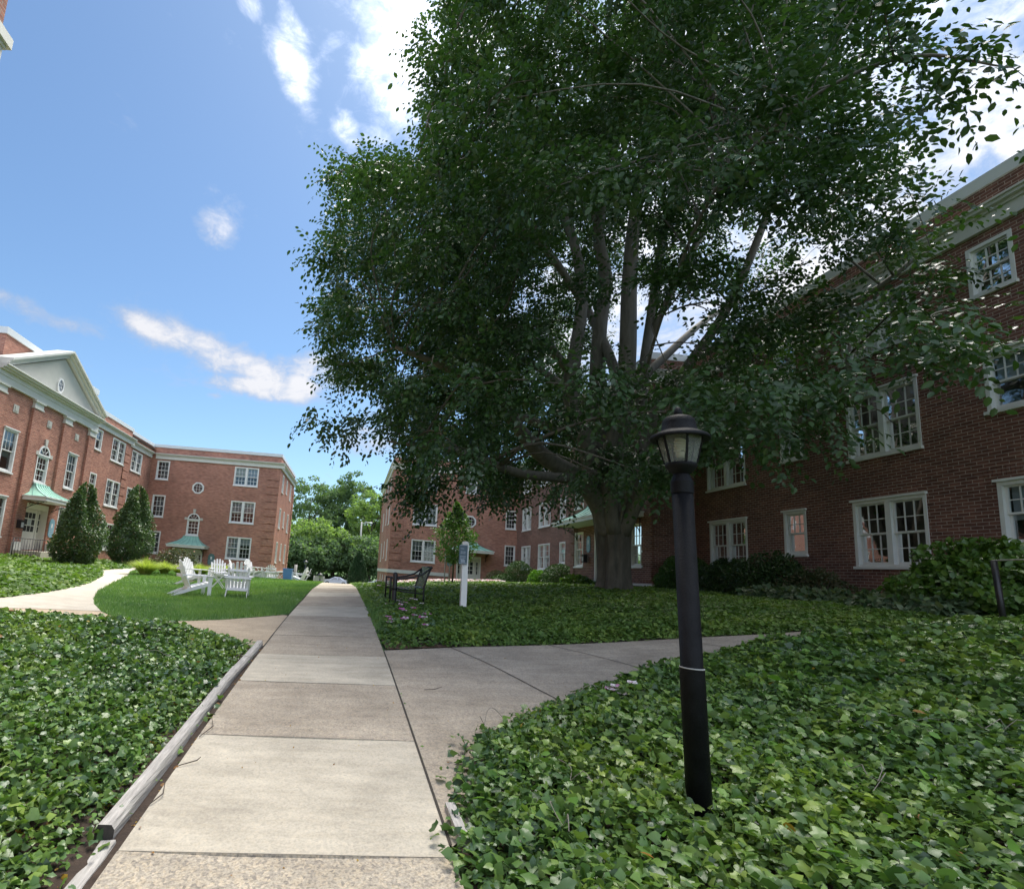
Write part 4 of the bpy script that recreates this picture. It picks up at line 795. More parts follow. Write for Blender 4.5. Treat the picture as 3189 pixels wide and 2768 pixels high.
for row, (h0, n_) in enumerate(((.045, 4), (.105, 6), (.135, 5), (.19, 6), (.22, 5), (.25, 4))):
    x = .12
    for q in range(n_):
        wd = rr.uniform(.05, .14); z = pz1 - .03 - h0
        if x + wd > .9: break
        mb.quad(P(x, .003, z - .02), P(x + wd, .003, z - .018), P(x + wd, .003, z), P(x, .003, z - .002)); x += wd + .03
mb.quad(P(.2, .003, pz0 + .035), P(.72, .003, pz0 + .035), P(.72, .003, pz0 + .09), P(.2, .003, pz0 + .09)); mb.build('lettering', 'signlite', pan)
mb = MB()
for a, b in ((pz1 - .028, pz1 - .015), (pz0 + .004, pz0 + .016)): mb.quad(P(.03, .004, a), P(.97, .004, a + .012), P(.97, .004, b + .012), P(.03, .004, b))
mb.build('panel_edge', 'signlite', pan)

# low black bollard and the metal bench behind it
by = 10.9; b0 = atY(793, 1225, by); bx = b0[0]
BO = empty('bollard', place_base(bx, by), 'short black round topped post standing beside the metal bench', 'bollard')
mb = MB(); zt_ = atY(795, 1153, by)[2]; mb.lathe([(.048, gz(bx, by) - .1), (.048, zt_ - .05), (.045, zt_ - .025), (.03, zt_ - .006), (0, zt_)], (bx, by, 0), 18); mb.build('post', 'iron', BO)
mb = MB(); mb.lathe([(.0495, zt_ - .36), (.052, zt_ - .355), (.052, zt_ - .33), (.0495, zt_ - .325)], (bx, by, 0), 18); mb.build('ring', 'post', BO)
cb = np.array([1.13, 11.15]); BN = empty('garden_bench', place_base(cb[0], cb[1] + .5), 'black metal garden bench with curved arms and glossy slatted seat, seen from its end', 'bench')
zg = gz(cb[0], cb[1] + .3)
def bpt(l, d, z): return (cb[0] + l, cb[1] + d, zg + z)      # l: across (back at +), d: along the bench, z up
for nm, d in (('end_frame', 0), ('end_frame', 1.45)):
    mb = MB(); mb.tube([bpt(.42, d, -.05), bpt(.40, d, .3), bpt(.40, d, .45), bpt(.47, d, .70), bpt(.53, d, .86)], .02, 8)
    mb.tube([bpt(-.30, d, -.05), bpt(-.30, d, .45), bpt(-.30, d, .60)], .02, 8); mb.tube([bpt(-.32, d, .60), bpt(-.1, d, .595), bpt(.15, d, .64), bpt(.36, d, .72), bpt(.56, d, .88)], .019, 8); mb.tube([bpt(-.30, d, .36), bpt(.1, d, .33), bpt(.40, d, .32)], .016, 8); mb.build(nm, 'iron', BN)
mb = MB()
for k in range(7):
    a = -.30 + k * .105; za = .43 - .045 * sin(pi * min(1, k / 5.2)); mb.hexa([bpt(a, .02, za), bpt(a + .085, .02, za - .008), bpt(a + .085, 1.43, za - .008), bpt(a, 1.43, za), bpt(a, .02, za + .012), bpt(a + .085, .02, za + .004), bpt(a + .085, 1.43, za + .004), bpt(a, 1.43, za + .012)])
mb.build('seat', 'benchm', BN); mb = MB()
for k in range(13):
    d = .06 + k * .108; mb.hexa([bpt(.395, d, .43), bpt(.395, d + .075, .43), bpt(.41, d + .075, .43), bpt(.41, d, .43), bpt(.52, d, .87), bpt(.52, d + .075, .87), bpt(.535, d + .075, .87), bpt(.535, d, .87)])
mb.tube([bpt(.53, 0, .88), bpt(.53, 1.45, .88)], .018, 8); mb.tube([bpt(.40, 0, .43), bpt(.40, 1.45, .43)], .016, 8); mb.build('backrest', 'benchm', BN)

# landscape timbers along the left side of the walk
def timber(y0, y1, lift, label, w=.082, h=.055):
    x0, x1 = path_l(y0) - .10, path_l(y1) - .075
    o = empty('edging_timber', (x0, y0, gz(x0, y0)), label, 'timber', 'landscape timbers edging the walk')
    mb = MB(); n = 14; prof = [(-.5, 0), (-.5, .62), (-.36, .92), (.36, .98), (.5, .68), (.5, 0)]
    rows = []
    for k in range(n + 1):
        t = k / n; y = y0 + (y1 - y0) * t; x = x0 + (x1 - x0) * t + .006 * sin(t * 9); z = gz(x, y) + lift + .004 * sin(t * 13); jit = rng.uniform(-.07, .07, (6, 2)) * (.4 + .6 * (rng.uniform() < .4))
        rows.append([(x + (a + jit[i][0]) * w, y, z - .02 + (b + jit[i][1]) * (h + .02)) for i, (a, b) in enumerate(prof)])
    for r0, r1 in zip(rows[:-1], rows[1:]):
        for i in range(6): j = (i + 1) % 6; mb.quad(r0[i], r0[j], r1[j], r1[i])
    mb.quad(*rows[-1]); mb.build('timber_body', 'timber', o)
    e = MB(); e.quad(*[(p[0], p[1] - .002, p[2]) for p in rows[0]][::-1]); e.build('cut_end', 'timber_end', o)
timber(2.60, 6.72, .035, 'long weathered grey timber running along the left edge of the walk')
timber(.45, 2.585, -.02, 'shorter grey timber sunk lower at the bottom edge of the picture', .085)
o = empty('edging_timber', (.62, 2.75, gz(.62, 2.75)), 'stub of grey timber half buried in ivy at the right edge of the walk', 'timber', 'landscape timbers edging the walk')
mb = MB(); mb.bar((.615, 2.62, gz(.6, 2.6) + .03), (.60, 2.92, gz(.6, 2.95) + .03), .05, .07); mb.build('timber_body', 'timber', o)

# adirondack chairs
def slat(mb, a, b, w, t, up): mb.bar(a, b, w, t, up)
def make_chair(label, group):
    o = empty('adirondack_chair', (0, 0, 0), label, 'chair', group)
    mb = MB()
    for k in range(6):
        y = .30 - k * .092; z = .37 - (.30 - y) * .30 - .03 * sin(pi * k / 6); mb.bar((-.255, y, z), (.255, y, z), .08, .02, (0, -.25, 1))
    mb.build('seat', 'resin', o); mb = MB(); n = 6
    for k in range(n):
        u = (k - 2.5) / 2.5; x0 = u * .215; x1 = u * .262; top = .93 - .15 * u * u; y0, y1 = -.17, -.44
        f = (top - .20) / .73; xa, ya = x0 + (x1 - x0) * f, y0 + (y1 - y0) * f
        mb.bar((x0, y0, .20), (xa, ya, top), .066, .018, (0, .94, .34)); d = np.array([xa - x0, ya - y0, top - .2]); d /= np.linalg.norm(d); e = np.array([xa, ya, top])
        P = [e + np.array([.033 * cos(q), 0, 0]) + d * .035 * sin(q) for q in np.linspace(0, pi, 7)]; nn = np.array([0, .94, .34]) * .009
        mb.prism([p - nn for p in P], 2 * nn)
    mb.build('backrest', 'resin', o)
    for s in (-1, 1):
        mb = MB(); mb.prism([(s * (.27 + dx), y, .545) for dx, y in ((-.01, -.42), (.085, -.42), (.11, -.1), (.125, .30), (.10, .37), (.0, .38), (-.04, .34), (-.03, -.05))], (0, 0, .022)); mb.build('arm', 'resin', o)
        mb = MB(); mb.bar((s * .292, .315, 0), (s * .292, .315, .543), .024, .095, (0, 1, 0)); mb.build('leg', 'resin', o)
        mb = MB(); mb.prism([(s * .265 - .011, y, z) for y, z in ((.34, .30), (.34, .385), (.0, .29), (-.30, .17), (-.60, .02), (-.66, 0), (-.50, 0), (-.2, .12), (.05, .20))], (.022, 0, 0)); mb.build('rear_leg', 'resin', o)
        mb = MB(); mb.bar((s * .30, -.33, .535), (s * .285, -.14, .20), .022, .05, (1, 0, 0)); mb.build('arm_support', 'resin', o)
    mb = MB(); mb.bar((-.34, -.395, .53), (.34, -.395, .53), .022, .07, (0, .3, 1)); mb.build('back_brace', 'resin', o)
    mb = MB(); mb.bar((-.23, -.445, .72), (.23, -.445, .72), .02, .06, (0, .3, 1)); mb.build('back_brace', 'resin', o)
    mb = MB(); mb.bar((-.255, -.22, .20), (.255, -.22, .20), .022, .08, (0, .3, 1)); mb.build('back_brace', 'resin', o)
    return o
def dup(o, label=None):
    c = o.copy(); COL.objects.link(c)
    if label: c['label'] = label
    for ch in list(o.children):
        d = ch.copy(); COL.objects.link(d); d.parent = c
        for g in ch.children:
            e = g.copy(); COL.objects.link(e); e.parent = d
    return c
def face(dx, dy): return math.atan2(-dx, dy)
seats = [ # photo x, y of the middle of its base, distance Y, heading
 (390, 1199, 13.2, (.86, .50), 'white slatted chair turned away to the right, leftmost on the lawn'),
 (392, 1186, 17.0, (.97, -.28), 'white slatted chair showing the front of its back, behind the leftmost lawn chair'),
 (440, 1176, 19.2, (.42, -.90), 'white slatted chair facing the walk, behind a small folding table'),
 (478, 1196, 13.4, (-.16, .99), 'white slatted chair seen squarely from behind, shaded back slats towards the walk'),
 (481, 1176, 19.5, (.99, .05), 'white slatted chair seen edge on above the chair with its back turned'),
 (508, 1170, 25.0, (.86, -.5), 'white slatted chair half hidden just right of the chair with its back turned'),
 (547, 1171, 28.4, (.05, .99), 'white slatted chair on the crest of the lawn below the water table of the wing'),
 (603, 1172, 28.6, (-.96, .28), 'white slatted chair facing left beside the blue bin'),
 (610, 1171, 29.6, (-.99, -.1), 'white slatted chair tilted back beyond the chair beside the blue bin'),
]
proto = None
for k, (px, py, Yd, hd, lab) in enumerate(seats):
    grp = 'white slatted lawn chairs'
    if proto is None: proto = make_chair(lab, grp); o = proto
    else: o = dup(proto, lab)
    p = atY(px, py, Yd); o.location = (p[0], Yd, gz(p[0], Yd) + .04); o.rotation_euler = (0, 0, face(*hd)); o.scale = (.93, .93, .88)
def make_table(label):
    o = empty('folding_table', (0, 0, 0), label, 'folding table', 'small white folding tables')
    mb = MB()
    for k in range(5): mb.box(-.24, .24, -.21 + k * .086, -.21 + k * .086 + .076, .47, .49)
    mb.build('tabletop', 'resin', o)
    for s in (-1, 1):
        for q in (-1, 1): mb = MB(); mb.bar((q * .2, s * .17 + q * .02, 0), (-q * .2, s * .17 + q * .02, .468), .022, .014, (0, 1, 0)); mb.build('leg', 'resin', o)
    return o
t0 = None
for px, py, Yd, lab in ((439, 1180, 15.6, 'small white cross legged table in front of the chair facing the walk'), (524, 1171, 25.6, 'small white cross legged table right of the half hidden chair'), (564, 1171, 28.0, 'small white cross legged table left of the blue bin on the crest')):
    o = make_table(lab) if t0 is None else dup(t0, lab); t0 = t0 or o
    p = atY(px, py, Yd); o.location = (p[0], Yd, gz(p[0], Yd) + .04); o.rotation_euler = (0, 0, .12)
p = atY(579, 1170, 27.6); BI = empty('plastic_bin', place_base(p[0], 27.6), 'square blue plastic bin on the crest of the lawn', 'bin')
mb = MB(); x, y, z = p[0], 27.6, gz(p[0], 27.6) + .02; mb.hexa([(x - .2, y - .2, z), (x + .2, y - .2, z), (x + .2, y + .2, z), (x - .2, y + .2, z), (x - .23, y - .23, z + .62), (x + .23, y - .23, z + .62), (x + .23, y + .23, z + .62), (x - .23, y + .23, z + .62)]); mb.build('bin_body', 'bluebin', BI)
mb = MB(); mb.box(x - .25, x + .25, y - .25, y + .25, z + .615, z + .66); mb.build('rim', 'bluebin', BI)

# railing before the left entrance
RL = empty('railing', (-14.0, 24.3, -.8), 'thin black iron railing in front of the left entrance step', 'railing')
zr = -.76; 
mb = MB(); mb.tube([(-14.02, 22.45, zr + .93), (-14.0, 26.2, zr + .93)], .018, 6); mb.build('top_rail', 'iron', RL); mb = MB(); mb.tube([(-14.02, 22.45, zr + .14), (-14.0, 26.2, zr + .14)], .012, 6); mb.build('bottom_rail', 'iron', RL)
for k in range(21):
    y = 22.45 + k * .1875; mb = MB(); mb.tube([(-14.01, y, zr - .1), (-14.01, y, zr + .93)], .019 if k in (0, 10, 20) else .009, 6); mb.build('rail_post' if k in (0, 10, 20) else 'baluster', 'iron', RL)
# wall signs, letter boxes
def wall_sign(F, u, z0, z1, w, label, colour, top='round', off=.005):
    o = empty('wall_sign', F.P(u, 0, z0), label, 'sign', 'signs beside the entrances'); mb = MB(); h = w / 2
    K = [F.P(u - h, off, z0 + h * .5), F.P(u - h * .5, off, z0), F.P(u + h * .5, off, z0), F.P(u + h, off, z0 + h * .5)] + [F.P(u + h * cos(a), off, z1 - h + h * sin(a)) for a in np.linspace(0, pi, 9)]
    q = np.array(F.P(0, 1, 0)) - np.array(F.P(0, 0, 0)); mb.prism(K, tuple(q * .03)); pn = mb.build('sign_panel', colour, o)
    mb = MB(); d = off + .034; zc = z1 - (z1 - z0) * .38
    mb.quad(F.P(u - w * .13, d, zc - .10), F.P(u + w * .13, d, zc - .10), F.P(u + w * .13, d, zc + .10), F.P(u - w * .13, d, zc + .10))
    mb.build('plate', 'white', pn); mb = MB(); r = np.random.default_rng(int(abs(u) * 10))
    for q_ in range(4):
        zz = z0 + (z1 - z0) * (.12 + .1 * q_); x = -w * .36
        while x < w * .3:
            wd = r.uniform(.03, .07); mb.quad(F.P(u + x, d, zz), F.P(u + min(x + wd, w * .38), d, zz), F.P(u + min(x + wd, w * .38), d, zz + .028), F.P(u + x, d, zz + .028)); x += wd + .018
    mb.build('lettering', 'signlite', pn); return o
wall_sign(WP, 24.38, 1.5, 2.26, .36, 'tall pale blue plaque with shaped ends by the door behind the beech trunk', 'signcyan')
wall_sign(EP, 27.22, .35, 1.28, .44, 'tall pale blue plaque beside the pedimented left entrance', 'signcyan', off=.13)
wall_sign(S41, -10.75, -.65, .22, .5, 'grey green plaque beside the far left wing door', 'signgreen'); wall_sign(S41, 7.52, .62, 1.42, .44, 'grey green plaque with white plate beside the far centre door', 'signgreen')
def letter_box(F, u, z, label, w=.3):
    o = empty('letter_box', F.P(u, 0, z), label, 'letter box', 'letter boxes'); mb = MB(); F.box(mb, u - w / 2, u + w / 2, .003 + .12, .30, z - .17, z + .17); mb.build('box_body', 'iron', o)
    mb = MB(); F.box(mb, u - w / 2 - .02, u + w / 2 + .02, .122, .33, z + .171, z + .20); mb.build('lid', 'iron', o); mb = MB(); F.box(mb, u - w * .3, u + w * .3, .301, .305, z - .12, z + .1); mb.build('plate', 'galv', o)
letter_box(EP, 24.62, .80, 'black letter box on the pilaster left of the pedimented entrance'); letter_box(WP, 24.38, 1.18, 'black letter box under the pale blue plaque behind the beech trunk', .26)
# dark post with a thin rail end at the far right edge
hx = 9.0; hp = atX(2027, 1260, hx); HR = empty('handrail', (hx, hp[1], gz(hx, hp[1])), 'dark handrail post with thin pale top rail in the shrub at the right edge', 'handrail')
mb = MB(); zt_ = atX(2020, 1130, hx)[2]; mb.tube([(hx, hp[1], gz(hx, hp[1]) - .1), (hx - .02, hp[1] + .04, zt_)], .035, 8); mb.build('post', 'iron', HR); mb = MB(); mb.tube([(hx - .02, hp[1] + .06, zt_ + .0), (hx, hp[1] - 2.2, zt_ + .05)], .010, 6); mb.build('rail', 'galv', HR)
mb = MB(); mb.tube([(hx, hp[1] - 2, gz(hx, hp[1] - 2) - .1), (hx, hp[1] - 2, zt_ + .04)], .035, 8); mb.build('post', 'iron', HR)
# fallen twigs on the walk
for (a, b, c, lab) in (((400, 1500), (428, 1480), (425, 1466), 'bent grey twig on the walk beside the long timber'), ((358, 1560), (395, 1552), (402, 1548), 'thin straight twig lying on the pale slab'), ((300, 1640), (326, 1622), (330, 1600), 'forked twig at the walk edge near the timber end'), ((855, 1401), (875, 1402), (890, 1399), 'lone twig on the branch walk')):
    o = empty('twig', (*G(*b), gz(*G(*b)) + .04), lab, 'twig', 'twigs fallen on the walks'); mb = MB(); pts = [(*G(*q), gz(*G(*q)) + .046 + .008 * i) for i, q in enumerate((a, b, c))]; mb.tube(pts, [.003, .0035, .002], 5); mb.build('stem', 'bark2', o)

# far things beyond the crest
def car(loc, rz, label, paint, L_=4.5, Hh=1.42, suv=False):
    o = empty('parked_car', loc, label, 'car', 'cars parked beyond the crest', rz); W = .88
    if suv: prof = [(-2.2, .35), (-2.25, .75), (-2.1, 1.05), (-1.85, 1.62), (.35, 1.66), (.95, 1.12), (2.0, .98), (2.2, .75), (2.2, .35)]
    else: prof = [(-2.2, .30), (-2.25, .72), (-2.05, .92), (-1.5, .98), (-.75, 1.38), (.25, 1.42), (1.05, .98), (2.0, .85), (2.25, .62), (2.22, .30)]
    mb = MB(); n = len(prof)
    half = lambda z: W - max(0, z - .9) * .28
    for k in range(n):
        (xa, za), (xb, zb) = prof[k], prof[(k + 1) % n]; mb.quad((xa, -half(za), za), (xb, -half(zb), zb), (xb, half(zb), zb), (xa, half(za), za), sm=False)
    for s in (-1, 1): mb.quad(*[(x, s * half(z), z) for x, z in (prof if s > 0 else prof[::-1])])
    mb.build('body', paint, o, True)
    mb = MB(); zb = .95 if not suv else 1.08; zt = 1.33 if not suv else 1.55; roof = prof[4:6] if not suv else prof[3:5]; x0, x1 = roof[0][0], roof[1][0]
    for s in (-1, 1):
        y0, y1 = s * (half(zb) + .006), s * (half(zt) + .006)
        for a, b in ((x0 - .35, -.35), (-.28, x1 + .45)): mb.quad((a - .05 if a < -.5 else a, y0, zb), (b + (.1 if b > 0 else 0), y0, zb), (b - (.35 if b > 0 else 0), y1, zt), (a + (.42 if a < -.5 else 0), y1, zt))
    mb.quad((x1 + .70, -.66, zb + .04), (x1 + .70, .66, zb + .04), (x1 + .12, .6, zt), (x1 + .12, -.6, zt)); mb.quad((x0 - .62, -.66, zb + .06), (x0 - .62, .66, zb + .06), (x0 - .10, .6, zt), (x0 - .10, -.6, zt)); mb.build('window_glass', 'carglass', o, True)
    for sx_ in (-1.38, 1.38):
        for s in (-1, 1):
            mb = MB(); yy = s * (W - .08)
            ring = [(sx_ + .33 * cos(2 * pi * q / 18), yy, .33 + .33 * sin(2 * pi * q / 18)) for q in range(18)]; mb.prism(ring, (0, s * .1, 0)); wh = mb.build('wheel', 'tyre', o, True)
            mb = MB(); ring = [(sx_ + .2 * cos(2 * pi * q / 14), yy + s * .1, .33 + .2 * sin(2 * pi * q / 14)) for q in range(14)]; mb.prism(ring, (0, s * .01, 0)); mb.build('rim', 'steel', wh, True)
    for s in (-1, 1):
        mb = MB(); mb.box(-2.275, -2.2, s * .62 - .16, s * .62 + .16, .66, .82); mb.build('tail_light', 'tail', o, True); mb = MB(); mb.box(2.16, 2.26, s * .62 - .16, s * .62 + .16, .62, .76); mb.build('headlight', 'galv', o, True)
p = atY(676, 1180, 92); car((p[0], 92, -3.29), pi, 'silver sedan with a red tail lamp parked just past the end of the walk', 'silver')
p = atY(577, 1160, 98); car((p[0], 98, -3.29), pi + .25, 'white hatchback parked beside the far left wing corner', 'darkcar', suv=True)
p = atY(752, 1180, 92); car((p[0] + 1, 95, -3.29), pi, 'grey car mostly hidden behind the cone shaped evergreen', 'silver')
def small_lamp(px, ptop, pbase, Yd, label):
    p0 = atY(px, pbase, Yd); zt = atY(px, ptop, Yd)[2]; x = p0[0]; zb = gz(x, Yd); o = empty('street_lamp', (x, Yd, zb), label, 'street lamp', 'street lamps beyond the crest')
    mb = MB(); mb.tube([(x, Yd, zb - .1), (x, Yd, zt - .5)], .07, 8); mb.build('post', 'iron', o); mb = MB(); mb.lathe([(.06, zt - .5), (.14, zt - .44), (.2, zt - .18)], (x, Yd, 0), 10); mb.build('lantern_glass', 'lamp_glass', o)
    mb = MB(); mb.lathe([(.28, zt - .18), (.24, zt - .1), (.12, zt), (.03, zt + .06), (0, zt + .12)], (x, Yd, 0), 10); mb.build('lantern_cap', 'iron', o)
small_lamp(612, 1130, 1185, 62, 'dark lantern lamp in front of the far trees'); small_lamp(644, 1156, 1182, 55, 'small black lantern lamp beside the silver sedan')
p0 = atY(730, 1058, 105); x = p0[0]; o = empty('utility_pole', (x, 105, -3.3), 'pale utility pole with street light rising above the far trees', 'pole'); zt = p0[2]
mb = MB(); mb.tube([(x, 105, -3.4), (x - .1, 105, zt + .6)], [.2, .15], 8); mb.build('pole_shaft', 'pole', o); mb = MB(); mb.tube([(x, 104.9, zt + .2), (x + .9, 104.6, zt + .5), (x + 1.6, 104.4, zt + .5)], .08, 6); mb.build('bracket_arm', 'galv', o); mb = MB(); mb.tube([(x + 1.4, 104.45, zt + .46), (x + 2.0, 104.3, zt + .42)], [.12, .17], 8); mb.build('lamp_head', 'white', o)
p0 = atY(593, 1180, 60); x = p0[0]; o = empty('utility_pole', (x, 60, gz(x, 60)), 'short weathered wooden post beside the far left wing corner', 'pole'); mb = MB(); zt = atY(593, 1138, 60)[2]; mb.tube([(x, 60, gz(x, 60) - .1), (x, 60, zt)], .16, 8); mb.build('pole_shaft', 'pole', o)
p0 = atY(642, 1180, 66); x = p0[0]; o = empty('notice_board', (x, 66, gz(x, 66)), 'pale grey notice board on legs behind the small black lantern lamp', 'notice board'); zt = atY(642, 1161, 66)[2]; mb = MB(); mb.box(x - .7, x + .7, 65.97, 66.03, zt - 1.0, zt); mb.build('board', 'pole', o)
for s in (-.6, .6): mb = MB(); mb.tube([(x + s, 66, gz(x, 66) - .1), (x + s, 66, zt)], .05, 6); mb.build('leg', 'pole', o)

# ------------------------------------------------------------------ the big beech
TX, TY = 7.99, 16.0; tz = gz(TX, TY)
BT = empty('beech_tree', (TX, TY, tz), 'huge spreading beech with fluted grey trunk and dense dark crown filling the sky', 'tree')
tb = np.array([TX, TY, tz - .15]); tt = atY(1238, 1035, 16.0)
mb = MB(); nz = 26; pts = [tb + (tt - tb) * k / nz for k in range(nz + 1)]
ph = rng.uniform(0, 6.3, 6)
def flute(a, j):
    h = j / nz; fl = .10 + .10 * (1 - h) ** 2
    return 1 + fl * .55 * np.sin(5 * a + ph[0] + .5 * h) + fl * .4 * np.sin(8 * a + ph[1] - .8 * h) + .03 * np.sin(15 * a + ph[2]) + .10 * h * h * np.sin(3 * a + ph[3])
rad_ = [.42 + .20 * math.exp(-k / nz * 9) + .12 * (k / nz) ** 2 for k in range(nz + 1)]
mb.tube(pts, rad_, 64, flute=flute); mb.build('trunk', 'bark', BT)
limbs = [ # (photo x, y, distance Y) ..., radius start, end
 ([(1228,1075,16),(1210,1020,15.8),(1165,965,15.4),(1100,922,14.8),(1055,872,14.2),(1000,800,13.4),(900,740,12.4),(800,700,11.8)], .34, .04),
 ([(1228,1075,16.1),(1205,1000,16.1),(1180,900,16),(1152,800,15.7),(1165,700,15.6),(1170,600,15.8),(1150,480,16),(1100,350,16),(1060,220,16)], .32, .05),
 ([(1160,760,15.7),(1125,720,15.2),(1090,690,14.8),(1010,682,14),(900,640,13.2),(800,600,12.8)], .15, .03),
 ([(1238,1075,16.4),(1215,920,16.6),(1205,760,16.8),(1208,660,16.9),(1222,560,17),(1208,460,17),(1240,280,17),(1262,120,17),(1270,-60,17)], .30, .08),
 ([(1245,1075,15.9),(1248,900,15.8),(1265,700,15.6),(1274,560,15.5),(1280,430,15.3),(1302,250,14.8),(1312,80,14.3),(1310,-80,14)], .31, .07),
 ([(1238,1075,15.7),(1222,960,15.4),(1235,860,15.2),(1240,780,15.1)], .22, .12),
 ([(1250,1075,16),(1275,960,16),(1310,870,15.9),(1350,790,15.5),(1395,720,14.9),(1480,600,14.0),(1560,400,12.8),(1600,250,12)], .24, .04),
 ([(1250,1075,16.3),(1268,950,16.6),(1290,850,17),(1308,680,17.4),(1340,450,17.6),(1400,250,17.2),(1430,60,17)], .26, .06),
 ([(1255,1075,15.7),(1300,985,15),(1360,940,14.2),(1440,900,13),(1560,862,11.9),(1700,800,10.9),(1720,700,10.6)], .22, .03),
 ([(1245,1075,15.7),(1270,960,14.6),(1300,750,12.6),(1420,430,9.2),(1560,260,7.3),(1700,165,6.2),(1850,118,5.4),(1960,110,5.0),(2050,130,4.7)], .045, .006),
 ([(1168,600,15.8),(1090,490,15),(1000,430,14.4),(900,365,13.8),(800,335,13.3),(715,335,13.0),(660,360,12.8)], .12, .015),
 ([(1208,460,17),(1120,330,16.5),(1000,200,16),(900,110,15.6),(850,50,15.4)], .11, .02),
 ([(1310,680,17.4),(1400,500,16),(1500,350,14.8),(1640,200,13.4),(1750,100,12.6),(1840,50,12)], .13, .02),
 ([(1395,720,14.9),(1500,680,13.6),(1640,640,12),(1800,560,10.6),(1880,500,10)], .12, .02),
 ([(1165,965,15.4),(1080,960,14),(980,930,12.6),(880,900,11.8),(780,890,11.4)], .16, .02),
 ([(1275,960,16),(1400,850,17.2),(1480,780,18)], .14, .03),
]
limb_pts = []
def smooth(P, k=5):
    P = np.array(P); out = []
    Q = np.vstack([2 * P[0] - P[1], P, 2 * P[-1] - P[-2]])
    for i in range(1, len(Q) - 2):
        for t in np.linspace(0, 1, k, endpoint=False): out.append(.5 * ((2 * Q[i]) + (Q[i + 1] - Q[i - 1]) * t + (2 * Q[i - 1] - 5 * Q[i] + 4 * Q[i + 1] - Q[i + 2]) * t * t + (3 * Q[i] - Q[i - 1] - 3 * Q[i + 1] + Q[i + 2]) * t ** 3))
    return np.array(out + [P[-1]])
world_limbs = [([atY(*p) for p in pl], a, b) for pl, a, b in limbs]
for az, z0, up, ln in ((1.2, 4.2, .6, 8), (2.0, 5.0, .8, 9), (2.7, 4.0, .4, 8), (.4, 5.5, .9, 8), (1.6, 7, 1.3, 9)):      # limbs on the far side
    b = np.array([TX, TY, z0]); d = np.array([cos(az), sin(az), up]); world_limbs.append(([b - np.array([0, 0, 1.2]), b, b + d * ln * .35 + np.array([0, 0, .4]), b + d * ln * .7, b + d * ln + np.array([0, 0, -.5])], .2, .03))
for P, a, b in world_limbs:
    Q = smooth(P); Q = Q + np.column_stack([np.zeros(len(Q)), np.zeros(len(Q)), np.zeros(len(Q))]); n = len(Q); t = np.linspace(0, 1, n)
    r = a * (1 - t) ** .8 + b * t; ph_ = rng.uniform(0, 6.3, 3)
    w_ = np.minimum(t * 3, 1)[:, None] * np.column_stack([np.sin(t * 14 + ph_[0]), np.sin(t * 11 + ph_[1]), np.sin(t * 13 + ph_[2])]) * .05
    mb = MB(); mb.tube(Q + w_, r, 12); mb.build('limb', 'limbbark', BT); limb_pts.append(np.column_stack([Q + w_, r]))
LPT = np.vstack(limb_pts)
outline = [(812,-260),(822,15),(880,62),(845,112),(880,172),(852,240),(885,285),(780,318),(690,345),(690,380),(655,470),(640,540),(665,572),(640,610),(665,680),(648,730),(695,785),(690,840),(700,860),(745,850),(785,845),(815,890),(835,960),(868,950),(895,905),(945,935),(965,965),(1060,975),(1120,968),(1195,962),(1290,965),(1345,955),(1400,915),(1500,905),(1600,885),(1720,895),(1850,845),(1940,770),(2010,720),(2010,690),(1950,645),(1915,560),(1875,480),(1915,410),(1855,330),(1845,260),(1840,170),(1825,60),(1860,-60),(2300,-280)]
NC = 9000
q = rnd_unit(NC) * (rng.uniform(.22, 1, NC) ** .60)[:, None]
C = np.array([7.6, 15.3, 8.6]) + q * np.array([9.8, 10.4, 11.6])
dx, dy, dd = projD(C); infr = (dx > -50) & (dx < 2120) & (dy > -200) & (dd > 0)
ok = np.where(infr, in_poly(dx, dy, outline), True) & (C[:, 2] > 1.8) & (C[:, 2] < 21)
wallx = np.where((C[:, 1] > 19) & (C[:, 1] < 27), 9.9, 11.6); ok &= C[:, 0] < wallx
ok &= ~((np.hypot(C[:, 0] - TX, C[:, 1] - TY) < 2.4) & (C[:, 2] < 3.8))
ok &= np.linalg.norm(C, axis=1) > 7.6
u01 = rng.uniform(0, 1, NC)
def thin(x0, x1, y0, y1, k, near=99):
    global ok
    ok &= ~((dx > x0) & (dx < x1) & (dy > y0) & (dy < y1) & (C[:, 1] < near) & (u01 < k))
thin(1480, 1900, 100, 600, .45); thin(1500, 1690, 470, 640, .75); thin(1500, 1800, 620, 800, .55); thin(1650, 2200, 700, 1000, .8); thin(1430, 1660, 820, 1000, .7); thin(1800, 2100, 480, 760, .35)
thin(1240, 1400, 470, 780, .8); thin(1100, 1330, 560, 1000, .60, 16.5); thin(600, 800, 740, 960, .55); thin(770, 1010, 840, 1010, .5); thin(1030, 1400, 800, 1020, .85, 16.2); thin(1150, 1330, 100, 520, .5, 15.5)
ok &= ~((C[:, 1] > 19.5) & (u01 > .6))
C = C[ok]; keepb = []                                   # boughs keep their distance, so the crown breaks into clumps
for k in range(len(C)):
    if all(np.sum(((C[k] - C[j]) / np.array([1.2, 1.2, .80])) ** 2) > 1 for j in keepb): keepb.append(k)
    if len(keepb) >= 560: break
BG = C[keepb]; nB = len(BG); print('boughs', nB)
CPB = 17; rB = rng.uniform(.55, 1.15, nB); o_ = rnd_unit(nB * CPB) * (rng.uniform(.15, 1, nB * CPB) ** .5)[:, None] * np.repeat(rB, CPB)[:, None]
rad2 = np.hypot(o_[:, 0], o_[:, 1]); o_[:, 2] = o_[:, 2] * .42 - .32 * rad2 ** 2
C = np.repeat(BG, CPB, 0) + o_
